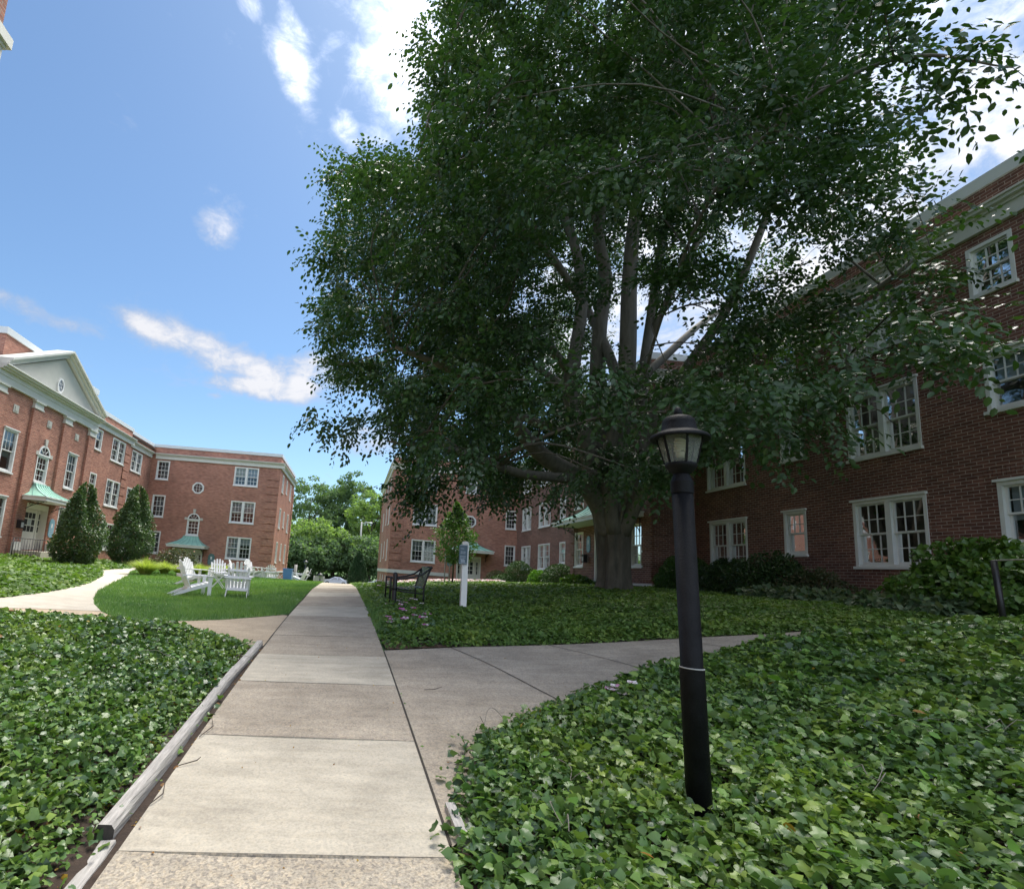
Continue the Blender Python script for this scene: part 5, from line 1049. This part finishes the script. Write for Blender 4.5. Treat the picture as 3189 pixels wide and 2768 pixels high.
dx, dy, dd = projD(C); inf2 = (dx > -50) & (dx < 2120) & (dy > -200) & (dd > 0); C = C[np.where(inf2, in_poly(dx, dy, outline), True) & (C[:, 0] < 12.1) & ~((dx > 1690) & (dx < 1890) & (dy > 735) & (rng.uniform(0, 1, len(dx)) < .85))]
# sprays along the overhead branch and the outer twigs
ext = []
for li, n_ in ((9, 14), (10, 22), (12, 8), (11, 10), (13, 5)):
    P = limb_pts[li]; s = int(len(P) * (.62 if li == 9 else .5)); 
    for k in range(n_): j = rng.integers(s, len(P)); ext.append(P[j, :3] + rng.normal(0, .16 if li == 9 else .3, 3) + np.array([0, 0, -.18]))
for (px, py, Yd, k, sp_) in ((676, 862, 11.6, 4, .28), (700, 880, 11.8, 4, .28), (664, 840, 11.5, 3, .25), (725, 868, 12, 3, .3), (832, 965, 11.8, 9, .25), (852, 985, 11.9, 9, .22), (870, 960, 12.1, 8, .25), (880, 1000, 12, 5, .2), (985, 985, 13, 7, .25), (1040, 1000, 13.4, 7, .25), (930, 955, 12.5, 6, .25), (1130, 985, 14, 7, .25)):
    for q in range(k): ext.append(atY(px, py, Yd) + rng.normal(0, sp_, 3))
C = np.vstack([C, np.array(ext)]); nC = len(C); print('clusters', nC)
outw = unit(C - np.array([TX, TY, 6.0])); SUB, LV = 4, 12
td = unit(outw[:, None, :].repeat(SUB, 1).reshape(-1, 3) * .7 + rng.normal(0, .55, (nC * SUB, 3)) + np.array([0, 0, -.42])); tl = rng.uniform(.35, .85, nC * SUB)
side = unit(np.cross(td, np.array([0, 0, 1.]) + rng.normal(0, .25, (nC * SUB, 3)))); base = C.repeat(SUB, 0) + rng.normal(0, .12, (nC * SUB, 3))
t = (np.arange(LV) + .5) / LV; sg = np.where(np.arange(LV) % 2, 1., -1.)
pos = base[:, None, :] + td[:, None, :] * (tl[:, None] * t[None])[:, :, None] + side[:, None, :] * (sg * .03)[None, :, None]; pos[:, :, 2] -= (.22 * (t ** 2))[None] * tl[:, None]
ax = td[:, None, :] * .55 + side[:, None, :] * sg[None, :, None] * .8 + np.array([0, 0, -.35]) + rng.normal(0, .22, pos.shape)
nr = np.cross(td, side)[:, None, :] * -1 + rng.normal(0, .35, pos.shape); nr[:, :, 2] = np.abs(nr[:, :, 2])
sz = rng.uniform(.06, .145, pos.shape[:2])
V, Pp = leaves(pos.reshape(-1, 3), nr.reshape(-1, 3), ax.reshape(-1, 3), sz.ravel(), 'beech')
mesh_np('crown', V, Pp, 'beech', BT)
mb = MB()                                                              # fine branches feeding the sprays
for k in range(nB):
    c = BG[k]; d = np.linalg.norm(LPT[:, :3] - c, axis=1); j = int(np.argmin(d + np.maximum(0, LPT[:, 2] - c[2]) * .4)); a = LPT[j, :3]
    if d[j] > 6.5 or d[j] < .3: continue
    m_ = (a + c) / 2 + np.array([0, 0, .12 * d[j]]) + rng.normal(0, .08 * d[j], 3)
    tst = np.array([a + (m_ - a) * t for t in (.5, 1)] + [m_ + (c - m_) * .5]); ex_, ey_, ed_ = projD(tst)
    if np.any((ed_ > 0) & (ey_ > -150) & (ex_ < 2100) & ~in_poly(ex_, ey_, outline)): continue
    r0 = min(LPT[j, 3] * .6, .010 + .010 * d[j])
    mb.tube(smooth([a, m_, c], 4), np.linspace(r0, .008, 9), 5, cap=False)
    for e in range(4):
        a2 = rng.uniform(0, 6.3); tp = c + np.array([cos(a2) * .85, sin(a2) * .85, -.30]) * rB[k]
        if np.min(np.sum((C - tp) ** 2, axis=1)) < .10: mb.tube(smooth([c, c + np.array([cos(a2) * .4, sin(a2) * .4, -.02]) * rB[k], c + np.array([cos(a2) * .85, sin(a2) * .85, -.30]) * rB[k]], 3), np.linspace(.009, .003, 7), 4, cap=False)
for k in range(110):                                                   # pale hanging twigs
    c = C[rng.integers(nC)] + rng.normal(0, .3, 3)
    p = [c + np.array([0, 0, .3])]
    for s in range(4): p.append(p[-1] + np.array([rng.normal(0, .10), rng.normal(0, .10), -rng.uniform(.08, .26)]))
    mb.tube(smooth(p, 3), np.linspace(.010, .003, 13), 4, m=1, cap=False)
mb.build('branches', ['bark', 'twig'], BT)

# ------------------------------------------------------------------ shrubs, saplings, far trees
def shrub(name, label, cat, c, r, n, ls, m, shape='oval', group=None, prof=None, rough=.12, droop=0., depth=.5, spray=False, jitter=.6, stems=True):
    """shrub or small conifer: leaves through the outer part of an uneven body, stems inside"""
    x, y, z = c; o = empty(name, (x, y, z), label, cat, group); rx, ry, h = r
    a = rng.uniform(0, 2 * pi, n); 
    if prof is None:                                                  # dome
        w = rng.uniform(-.25, 1, n); rr = np.sqrt(np.clip(1 - np.clip(w, -.25, 1) ** 2, 0, 1)); hh = (w + .25) / 1.25
    else: hh = rng.uniform(0, 1, n) ** .9; rr = prof(hh)
    f = 1 - depth * rng.uniform(0, 1, n) ** 2.2
    bump = 1 + rough * vnoise(a * 2.2 + hh * 3, hh * 6 - a, 1.7, int(abs(x * 17 + y * 5)) + 3) 
    P = np.column_stack([x + rx * rr * f * bump * np.cos(a), y + ry * rr * f * bump * np.sin(a), z + h * hh * (.9 + .1 * f) * (1 + .5 * rough * np.sin(3 * a))])
    P[:, 2] = np.maximum(P[:, 2], z + .02)
    out = unit(np.column_stack([np.cos(a) * rr / rx, np.sin(a) * rr / ry, (hh - .35) / h + 1e-3])); axs = unit(out * .6 + rng.normal(0, jitter, (n, 3)) + np.array([0, 0, -droop])); nn = unit(out + rng.normal(0, .5, (n, 3)) + np.array([0, 0, .5]))
    V, Q = leaves(P, nn, axs, rng.uniform(.7, 1.3, n) * ls, shape); mesh_np('foliage', V, Q, m, o)
    if stems:
        mb = MB()
        for k in range(7): q = 2 * pi * k / 7 + .3; mb.tube([(x + .04 * cos(q), y + .04 * sin(q), z - .1), (x + rx * .25 * cos(q), y + ry * .25 * sin(q), z + h * .35), (x + rx * .42 * cos(q), y + ry * .42 * sin(q), z + h * .7)], [.03, .02, .008], 5)
        mb.build('stem', 'bark2', o)
    return o
def basept(px, py, Yd): p = atY(px, py, Yd); return (p[0], Yd, gz(p[0], Yd))
def W_(dpx, Yd): return dpx * SC / F_PX * Yd
cone = lambda h: np.where(h < .12, .72 + h * 2.3, np.clip(1 - (h - .12) / .88, 0, 1) ** .62)
egg = lambda h: np.sqrt(np.clip(h * 3.2, .3, 1)) * np.clip(1 - h ** 1.25, 0, 1) ** .52 * 1.05
c = basept(150, 1130, 23.2); shrub('holly_bush', 'tall conical holly by the railing of the pedimented entrance', 'bush', c, (W_(52, 23.2), W_(48, 23.2), 3.25), 17000, .09, 'holly', group='tall conical hollies', prof=egg, rough=.26, jitter=.9)
c = basept(257, 1138, 27.5); shrub('holly_bush', 'tall conical holly standing in the corner, behind the golden grasses', 'bush', c, (W_(47, 27.5), W_(45, 27.5), 3.75), 17000, .095, 'holly', group='tall conical hollies', prof=egg, rough=.24, jitter=.9)
def grass_clump(label, c, r, h, n):
    o = empty('golden_grass', c, label, 'ornamental grass', 'golden ornamental grasses'); a = rng.uniform(0, 2 * pi, n); d = rng.uniform(0, 1, n) ** .7; V = []; F = []
    segs = 4; b = np.column_stack([c[0] + .18 * r * np.cos(a) * d, c[1] + .18 * r * np.sin(a) * d, np.full(n, c[2])]); hh = h * rng.uniform(.75, 1.15, n); wv = np.column_stack([-np.sin(a), np.cos(a), 0 * a]) * .014
    for s in range(segs + 1):
        t = s / segs; e = b + np.column_stack([np.cos(a), np.sin(a), 0 * a]) * (r * d * 1.1 * t ** 1.6)[:, None]; e[:, 2] += hh * (t - .42 * d * t ** 2.6); w = (1 - t) ** .7
        V.append(np.stack([e - wv * w, e + wv * w], 1))
    V = np.stack(V, 1).reshape(-1, 3); k = np.arange(n)[:, None] * (segs + 1) * 2; F = np.concatenate([np.stack([k[:, 0] + 2 * s, k[:, 0] + 2 * s + 1, k[:, 0] + 2 * s + 3, k[:, 0] + 2 * s + 2], 1) for s in range(segs)])
    mesh_np('blades', V, F, 'gold', o)
for px, Yd, r, h, lab in ((292, 21.0, .85, .72, 'largest golden grass clump at the bend of the curved walk'), (330, 22.5, .6, .6, 'golden grass clump just behind the largest one'), (366, 21.8, .62, .58, 'golden grass clump between the largest one and the lawn chairs'), (402, 22.6, .6, .6, 'golden grass clump behind the leftmost lawn chairs'), (436, 23.6, .6, .62, 'golden grass clump left of the folding table chair'), (462, 24.2, .6, .6, 'golden grass clump at the right end of the row')):
    grass_clump(lab, basept(px, 1160, Yd), r, h, 900)
c = basept(352, 1140, 29); o = shrub('flowering_shrub', 'loose bronze green shrub with a few pink blooms beside the far left wing door', 'shrub', c, (W_(44, 29), 1.0, 1.05), 4200, .085, 'rose', rough=.35, depth=.8)
P = np.array(c) + rng.uniform(-1, 1, (26, 3)) * np.array([1.1, .8, .6]) + np.array([0, -.3, .75]); P = P[:9].repeat(4, 0) + rng.normal(0, .025, (36, 3)); V, Q = leaves(P, rnd_unit(36), rnd_unit(36), np.full(36, .06), 'petal'); mesh_np('blossom', V, Q, 'pink', o)
c = basept(288, 1147, 30.5); shrub('low_shrub', 'low dark shrub at the foot of the corner holly', 'shrub', c, (1.3, .6, .45), 2500, .08, 'darkbush')
c = basept(720, 1180, 36); shrub('conical_evergreen', 'clipped cone shaped evergreen at the far end of the walk', 'evergreen', c, (W_(23.5, 36), W_(23.5, 36), 2.35), 15000, .06, 'arbor', prof=lambda h: np.clip(1 - h, 0, 1) ** .55 * np.clip(.8 + h, 0, 1), rough=.05)
for px, py, Yd, w_, h, m_, lab in ((1047, 1172, 33, 32, 1.45, 'box', 'large round clipped bush, leftmost of those before the far brick front'), (1130, 1172, 27.5, 38, 1.1, 'box', 'wide low clipped bush left of the beech trunk'), (1192, 1172, 26.2, 24, 1.3, 'box', 'round clipped bush partly hidden behind the beech trunk')):
    c = basept(px, py, Yd); shrub('round_bush', lab, 'bush', c, (W_(w_, Yd), W_(w_, Yd) * .9, h), 9000, .055, m_, group='round clipped bushes', rough=.07)
c = basept(1086, 1172, 30); shrub('lime_shrub', 'lime green leafy plant between the two round clipped bushes', 'shrub', c, (.6, .5, .8), 1500, .12, 'lime', depth=.8)
c = basept(1003, 1168, 37); shrub('low_shrub', 'soft grey green shrub right of the far centre door', 'shrub', c, (.9, .7, .85), 2600, .08, 'rose', depth=.7)
c = basept(1020, 1172, 34); shrub('low_shrub', 'low mid green shrub beside the leftmost round clipped bush', 'shrub', c, (1.0, .7, .6), 2600, .08, 'box', depth=.7)
c = basept(1165, 1178, 23.5); shrub('low_shrub', 'leafy light green plant at the left foot of the beech', 'shrub', c, (.75, .6, .42), 1500, .13, 'laurel', depth=.8)
def onx(px, py, X): p = atX(px, py, X); return (p[0], p[1], gz(p[0], p[1]))
c = onx(1385, 1185, 11.4); shrub('round_bush', 'round bright topped clipped bush behind the lamp post', 'bush', c, (.92, .9, 1.22), 13000, .06, 'box', rough=.08)
c = onx(1478, 1190, 11.3); shrub('dark_shrub', 'dark dense shrub under the red curtained window', 'shrub', c, (.95, 1.05, 1.0), 9000, .07, 'darkbush', rough=.2)
c = onx(1562, 1190, 11.2); shrub('dark_shrub', 'feathery dark green shrub under the narrow blind window', 'shrub', c, (.9, 1.0, 1.12), 9000, .06, 'darkbush', rough=.3, depth=.7)
c = onx(1650, 1195, 11.5); shrub('dark_shrub', 'thin brownish green shrub left of the wide near window', 'shrub', c, (.7, .75, .75), 3600, .06, 'rose', rough=.35, depth=.9)
c = onx(1995, 1225, 10.9); shrub('laurel_bush', 'large glossy yellow green bush at the right edge below the window', 'bush', c, (1.1, 1.2, 1.2), 7500, .11, 'laurel', rough=.28, depth=.7, jitter=.8)
c = onx(1900, 1228, 11.3); shrub('laurel_bush', 'lower glossy green bush left of the largest right edge bush', 'bush', c, (.85, .8, .75), 4600, .10, 'laurel', rough=.25, depth=.7, jitter=.8)
for px, py, X_, r, lab in ((1540, 1222, 10.4, .55, 'leafy hosta clump below the dark shrubs, leftmost of the hosta row'), (1610, 1226, 10.4, .55, 'leafy hosta clump below the feathery dark green shrub'), (1680, 1230, 10.3, .5, 'leafy hosta clump below the thin brownish shrub'), (1760, 1240, 10.2, .45, 'small hosta clump before the grey foundation'), (1830, 1252, 9.9, .5, 'pale edged hosta clump on the bare soil patch'), (1885, 1254, 9.8, .45, 'pale edged hosta clump beside the glossy green bush')):
    shrub('hosta', lab, 'plant', onx(px, py, X_), (r, r, .32), 900, .13, 'hosta', group='hostas along the right range', rough=.2, droop=.5, depth=.7, stems=False)
# sapling with stakes before the far wing
c = basept(912, 1172, 27); o = empty('young_tree', c, 'slim young tree with two stakes before the far centre door', 'tree')
mb = MB(); mb.tube([(c[0], c[1], c[2] - .1), (c[0] + .03, c[1], c[2] + 1.6), (c[0] + .1, c[1], c[2] + 3.6)], [.05, .04, .012], 7); mb.build('trunk', 'bark', o)
n = 7000; hh = rng.uniform(0, 1, n); wd = np.where(hh < .55, .55 + .55 * np.sin(hh / .55 * pi * .5 + .3), 1.1 * (1 - hh) ** .8 * 1.4) * 1.08; a = rng.uniform(0, 2 * pi, n); rr = np.sqrt(rng.uniform(0, 1, n)) * wd * (1 + .25 * vnoise(a * 3, hh * 9, 1.5, 9))
P = np.column_stack([c[0] + .05 + rr * np.cos(a), c[1] + rr * np.sin(a), c[2] + 1.1 + 3.1 * hh]); keep = vnoise(P[:, 0] * 3 + P[:, 2], P[:, 1] * 3 - P[:, 2] * 2, 1.6, 4) > -.45; P = P[keep]; n = len(P)
V, Q = leaves(P, rnd_unit(n) + np.array([0, 0, .7]), rnd_unit(n) + np.array([0, 0, -.4]), rng.uniform(.08, .15, n), 'oval'); mesh_np('crown', V, Q, 'maple', o)
for s, lab in ((-.42, 'left wooden stake of the young tree'), (-.18, 'wooden stake close to the trunk of the young tree')):
    k = empty('tree_stake', (c[0] + s, c[1], c[2]), lab, 'stake', 'stakes of the young tree'); mb = MB(); mb.tube([(c[0] + s, c[1] - .05, c[2] - .1), (c[0] + s, c[1] - .05, c[2] + 1.5)], .03, 6); mb.build('stake_shaft', 'pole', k)
def far_tree(label, px, ptop, Yd, r, m_, n, name='leafy_tree', leafs=.55, zlow=.12, flat=.8):
    p = atY(px, 1180, Yd); zt = atY(px, ptop, Yd)[2]; zb = -3.3; H_ = zt - zb; o = empty(name, (p[0], Yd, zb), label, 'tree', 'trees beyond the parking area'); x = p[0]
    mb = MB(); mb.tube(smooth([(x, Yd, zb - .2), (x + .1, Yd, zb + H_ * .25), (x - .2, Yd, zb + H_ * .7)], 5), np.linspace(.45, .12, 11), 8)
    for k in range(7): a = k * .9 + px; q = zb + H_ * (.18 + .07 * k); mb.tube([(x, Yd, q), (x + r * .4 * cos(a), Yd + r * .4 * sin(a), q + H_ * .12), (x + r * .75 * cos(a), Yd + r * .75 * sin(a), q + H_ * .2)], [.16, .09, .03], 5)
    mb.build('trunk', 'bark2', o)
    K = 150; u = rnd_unit(K); f = rng.uniform(.25, 1, K) ** .5; cc = np.array([x, Yd, zb + H_ * (zlow + (1 - zlow) / 2)]) + u * f[:, None] * np.array([r, r * flat, H_ * (1 - zlow) / 2 * .96]); cr = rng.uniform(.10, .24, K) * r
    k = rng.integers(0, K, n); d = rnd_unit(n) * (rng.uniform(.3, 1, n) ** .5)[:, None]; d[:, 2] *= .6; P = cc[k] + d * cr[k][:, None]
    V, Q = leaves(P, d + np.array([0, 0, .6]) + rng.normal(0, .4, (n, 3)), rnd_unit(n) + d * .5 + np.array([0, 0, -.3]), rng.uniform(.6, 1.3, n) * leafs, 'oval'); mesh_np('crown', V, Q, m_, o)
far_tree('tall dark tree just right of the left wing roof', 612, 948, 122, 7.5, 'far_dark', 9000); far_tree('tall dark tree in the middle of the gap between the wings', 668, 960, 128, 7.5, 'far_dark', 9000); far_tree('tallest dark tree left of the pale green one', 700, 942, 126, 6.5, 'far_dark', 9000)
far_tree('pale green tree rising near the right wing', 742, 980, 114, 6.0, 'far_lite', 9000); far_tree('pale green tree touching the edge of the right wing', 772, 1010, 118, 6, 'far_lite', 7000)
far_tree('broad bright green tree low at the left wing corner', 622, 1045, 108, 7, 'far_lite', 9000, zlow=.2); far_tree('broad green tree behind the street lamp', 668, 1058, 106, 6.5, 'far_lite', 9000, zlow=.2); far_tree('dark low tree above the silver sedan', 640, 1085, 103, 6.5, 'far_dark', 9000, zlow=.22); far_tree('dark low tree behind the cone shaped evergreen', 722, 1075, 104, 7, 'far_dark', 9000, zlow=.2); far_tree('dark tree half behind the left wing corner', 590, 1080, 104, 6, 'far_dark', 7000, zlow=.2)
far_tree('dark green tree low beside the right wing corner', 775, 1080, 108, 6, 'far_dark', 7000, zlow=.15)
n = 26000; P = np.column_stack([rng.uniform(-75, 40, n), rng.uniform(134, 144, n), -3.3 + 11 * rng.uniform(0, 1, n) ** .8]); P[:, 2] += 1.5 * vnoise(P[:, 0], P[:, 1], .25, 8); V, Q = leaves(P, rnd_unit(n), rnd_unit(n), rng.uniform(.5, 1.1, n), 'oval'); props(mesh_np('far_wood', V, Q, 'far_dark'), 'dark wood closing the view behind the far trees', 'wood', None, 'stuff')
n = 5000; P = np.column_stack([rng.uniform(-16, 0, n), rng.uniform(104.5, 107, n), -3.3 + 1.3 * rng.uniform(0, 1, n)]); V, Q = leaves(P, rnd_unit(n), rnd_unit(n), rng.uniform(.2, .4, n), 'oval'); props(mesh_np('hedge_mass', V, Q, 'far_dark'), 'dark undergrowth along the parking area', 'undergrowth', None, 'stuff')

# ------------------------------------------------------------------ ivy, ground cover, grass
def carpet(name, label, cat, poly, dens, size, mt, shape, hgt, tilt=.55, lod=5.0, pw=1.2, maxd=1e9, spill=0., cond=None, hfun=None):
    q, A = sample_poly(poly, int(dens * (np.ptp(np.array(poly)[:, 0]) * np.ptp(np.array(poly)[:, 1]))))
    d = np.hypot(q[:, 0], q[:, 1]); pr = np.clip((lod / np.maximum(d, lod)) ** pw, 0, 1); k = rng.uniform(0, 1, len(q)) < pr
    dx, dy, dd = projD(np.column_stack([q, ground(q[:, 0], q[:, 1])])); k &= (dx > -350) & (dx < 2450) & (dy < 2150) & (dd > .3)
    if cond is not None: k &= cond(q)
    q, d, pr = q[k], d[k], pr[k]; n = len(q); ed = np.clip(edge_dist(q, poly) / .28, 0, 1)
    mound = .5 + .45 * vnoise(q[:, 0], q[:, 1], 2.4, 2) + .38 * vnoise(q[:, 0], q[:, 1], 7, 12)
    h = hgt * (.28 + .72 * ed) * (.55 + .6 * np.clip(mound, 0, 1.3)); lay = rng.uniform(0, 1, n) ** .6
    z = ground(q[:, 0], q[:, 1]) + .02 + h * lay; sz_ = size * rng.uniform(.4, 1.4, n) / np.sqrt(pr)
    q = q + rng.normal(0, spill, (n, 2)) * (1 - ed)[:, None]
    nn = np.array([0, 0, 1.]) + rng.normal(0, tilt, (n, 3)); a = rng.uniform(0, 2 * pi, n); axs = np.column_stack([np.cos(a), np.sin(a), rng.normal(-.15, .3, n)])
    pos_ = np.column_stack([q, z])
    if shape == 'ivy':                                                # lobed and unlobed leaves mixed, as triangles in one mesh
        m1 = rng.uniform(0, 1, n) < .5; V1, P1 = leaves(pos_[m1], nn[m1], axs[m1], sz_[m1], 'ivy'); V2, P2 = leaves(pos_[~m1], nn[~m1], axs[~m1], sz_[~m1] * .85, 'ivy2'); V = np.vstack([V1, V2]); P = np.vstack([P1, P2 + len(V1)])
    else: V, P = leaves(pos_, nn, axs, sz_, shape)
    print(name, n)
    return props(mesh_np(name, V, P, mt), label, cat, None, 'stuff')
noise_gap = lambda thr, f, sd: (lambda q: vnoise(q[:, 0], q[:, 1], f, sd) > thr)
carpet('ivy', 'dense dark ivy filling the right foreground bed around the lamp post', 'ivy', bed_r, 3300, .050, 'ivy', 'ivy', .22, .75, 4.0, 1.0, spill=.06, cond=noise_gap(-.95, 2.6, 41))
carpet('ivy', 'ivy bed in the left foreground behind the grey timbers', 'ivy', bed_l, 3300, .043, 'ivy', 'ivy', .15, .8, 4.2, 1.0, spill=.075, cond=lambda q: (vnoise(q[:, 0], q[:, 1], 5.5, 21) > np.clip(-.62 - 2.4 * (-1.12 - q[:, 0]), -1.6, -.35)))
front = lambda q: q[:, 1] < 11.5 + 1.2 * vnoise(q[:, 0], q[:, 1], .8, 31)
soilp = lambda q: ~((q[:, 0] < 1.4) & (q[:, 1] < 7.25) & (rng.uniform(0, 1, len(q)) < .6))
carpet('ivy', 'ivy along the far side of the branch walk below the beech', 'ivy', bed_m, 2300, .052, 'ivy_far', 'ivy2', .12, .6, 8.0, 1.0, cond=lambda q: front(q) & soilp(q), spill=.03)
carpet('ground_cover', 'green ground cover on the bank round the beech', 'ground cover', bed_m, 1500, .060, 'ivy_far', 'ivy2', .09, .6, 8.0, 1.1, cond=lambda q: ~front(q))
carpet('ivy', 'light green ivy bank below the pedimented entrance', 'ivy', bank, 900, .085, 'ivy_far', 'ivy2', .2, .5, 9.0, 1.1)
carpet('fallen_leaves', 'yellow and brown fallen leaves scattered in the right ivy bed', 'fallen leaves', bed_r, 2.6, .06, 'deadleaf', 'oval', .25, .5, 5)
carpet('fallen_leaves', 'yellow and brown fallen leaves scattered in the left ivy bed', 'fallen leaves', bed_l, 3.5, .05, 'deadleaf', 'oval', .17, .5, 5)
carpet('leaf_litter', 'dry brown leaf litter on the soil under the left ivy', 'leaf litter', [(path_l(y) - .1, y) for y in (.3, 2.5, 4.5, 6.6)] + [(-1.5, 6.4), (-1.6, 4), (-1.6, .3)], 200, .034, 'deadleaf', 'oval', .03, .6, 4)
carpet('young_leaves', 'bright young sprigs among the right ivy', 'leaves', bed_r, 16, .07, 'lime', 'oval', .27, .5, 4)
carpet('young_leaves', 'bright young sprigs among the left ivy', 'leaves', bed_l, 40, .055, 'lime', 'oval', .19, .5, 4)
strip = [(path_l(y) - .02, y) for y in (.3, 2.5, 4.5, 6.7)] + [(path_l(y) + .035, y) for y in (6.7, 4.5, 2.5, .3)]
carpet('leaf_litter', 'brown leaf litter along the timber edge', 'leaf litter', strip, 700, .028, 'deadleaf', 'oval', .03, .7, 4)
strip = [(path_r(y) - .012, y) for y in (3.5, 4.2, 5.0)] + [(path_r(y) + .03, y) for y in (5.0, 4.2, 3.5)]
carpet('crack_weeds', 'small weeds growing in the joint of the walk', 'weeds', strip, 650, .03, 'lime', 'oval', .03, .7, 5)
mb = MB()
for k in range(150):
    bed = bed_r if k % 2 else bed_l; q_, _ = sample_poly(bed, 6)
    if not len(q_): continue
    p0 = q_[0]
    if np.hypot(*p0) > 6: continue
    a = rng.uniform(0, 6.3); P_ = []; hb = .20 if k % 2 else .14
    for j in range(6): P_.append((p0[0] + .07 * j * cos(a) + rng.normal(0, .015), p0[1] + .07 * j * sin(a) + rng.normal(0, .015), gz(*p0) + hb * rng.uniform(.75, 1.25)))
    mb.tube(smooth(P_, 2), .0022, 4, cap=False)
props(mb.build('ivy_stems', 'twig'), 'thin pale runners trailing over the ivy beds', 'stems', None, 'stuff')
def turf(name, label, poly, dens, hh, mt, cond=None):
    q, A = sample_poly(poly, int(dens * (np.ptp(np.array(poly)[:, 0]) * np.ptp(np.array(poly)[:, 1])))); d = np.hypot(q[:, 0], q[:, 1]); pr = np.clip((8.5 / d) ** 1.5, 0, 1); k = rng.uniform(0, 1, len(q)) < pr
    if cond is not None: k &= cond(q)
    q, d, pr = q[k], d[k], pr[k]; n = len(q); axs = np.array([0, 0, 1.]) + rng.normal(0, .42, (n, 3)) * np.array([1, 1, .2]); nn = rnd_unit(n) * np.array([1, 1, .2])
    V, P = leaves(np.column_stack([q, ground(q[:, 0], q[:, 1]) + .03]), nn, axs, hh * rng.uniform(.5, 1.3, n) * (1 + .3 * vnoise(q[:, 0], q[:, 1], 1.1, 14)), 'blade', .011 / np.sqrt(pr) * rng.uniform(.7, 1.3, n)); print(name, n)
    props(mesh_np(name, V, P, mt), label, 'grass', None, 'stuff')
turf('grass', 'mown lawn under the white chairs', lawn, 1500, .075, 'grass', lambda q: q[:, 1] < 36)
edge = [(path_r(y) - .0, y) for y in (8, 12, 16, 20, 25, 30)] + [(path_r(y) + .35, y) for y in (30, 25, 20, 16, 12, 8)]
turf('grass', 'grass fringe along the right side of the main walk', edge, 900, .10, 'grass')
# flowers
def flowers(name, label, poly, n, mt, hgt, size, leafmat='ivy_far', ln=1200):
    q, A = sample_poly(poly, n * 3); q = q[:n]; n = len(q); z = ground(q[:, 0], q[:, 1]) + hgt * rng.uniform(.6, 1.1, n); P = np.column_stack([q, z]).repeat(5, 0); a = np.tile(np.arange(5) * 2 * pi / 5, n); P = P + np.column_stack([np.cos(a), np.sin(a), 0 * a]) * size * .5
    nn = np.tile(np.array([0, -.5, 1.]), (len(P), 1)) + np.repeat(rng.normal(0, .3, (n, 3)), 5, 0); V, Q = leaves(P, nn, np.column_stack([np.cos(a), np.sin(a), 0 * a + .15]), np.full(len(P), size * .9), 'petal')
    o = props(mesh_np(name, V, Q, mt), label, 'flowers', None, 'stuff'); q2, A = sample_poly(poly, ln); k = len(q2); V, Q = leaves(np.column_stack([q2, ground(q2[:, 0], q2[:, 1]) + hgt * rng.uniform(.1, .9, k)]), rnd_unit(k) + np.array([0, 0, 1.2]), rnd_unit(k), rng.uniform(.05, .1, k), 'oval'); mesh_np('foliage', V, Q, leafmat, o)
g = [G(857, 1186), G(1030, 1180)]
strip = [(g[0][0], 26.5), (3.5, 28.4), (8.6, 29.5), (8.6, 31), (3.2, 30.4), (g[0][0] - .2, 28.2)]
walk = [(path_l(.2) + .02, .2), (path_l(9) + .02, 9), (path_r(9) - .02, 9), (path_r(6.4), 6.4), (3.2, 6.8), (3.0, 5.4), (1.2, 3.9), (path_r(2.4), 2.4), (path_r(.2) - .02, .2)]
o = carpet('path_litter', 'tiny brown bits and dry leaves scattered on the walk', 'litter', walk, 7, .014, 'deadleaf', 'oval', .0, .25, 6)
for v in o.data.vertices: v.co.z += .024
flowers('flower_bed', 'band of pink and white bedding flowers before the far centre door', strip, 380, 'pink', .2, .08, ln=5200)
flowers('flower_bed', 'white flowers along the front of the far flower band', [(2.2, 26.4), (3.4, 28.2), (8.6, 29.2), (8.6, 29.9), (3.4, 28.9)], 190, 'petal', .15, .075, ln=900)
flowers('flowers', 'magenta and white flowers in the ground cover by the walk corner', [(.55, 7.5), (1.25, 7.6), (1.35, 8.9), (.6, 8.8)], 17, 'magenta', .26, .05, 'ivy', 260)
flowers('flowers', 'pale pink flowers at the foot of the metal bench', [(bx - .3, by - .4), (bx + .6, by - .3), (bx + .6, by + .5), (bx - .3, by + .4)], 16, 'petal', .2, .045, 'ivy', 200)
flowers('flowers', 'white flowers at the grass edge behind the metal bench', [(.75, 15.5), (1.3, 15.6), (1.3, 17), (.7, 17)], 14, 'petal', .35, .06, 'ivy_far', 400)
flowers('flowers', 'tiny lilac flowers poking through the right ivy', [(2.2, 4.3), (2.45, 4.35), (2.45, 4.55), (2.2, 4.5)], 5, 'petal', .3, .04, 'ivy', 20)
sp = [(.50, 6.70), (.9, 6.79), (1.35, 6.88), (1.2, 7.0), (.95, 7.05), (.7, 7.25), (.47, 7.3)]
props(drape('mulch', sp, 'mulch', .026, .25), kind='structure')
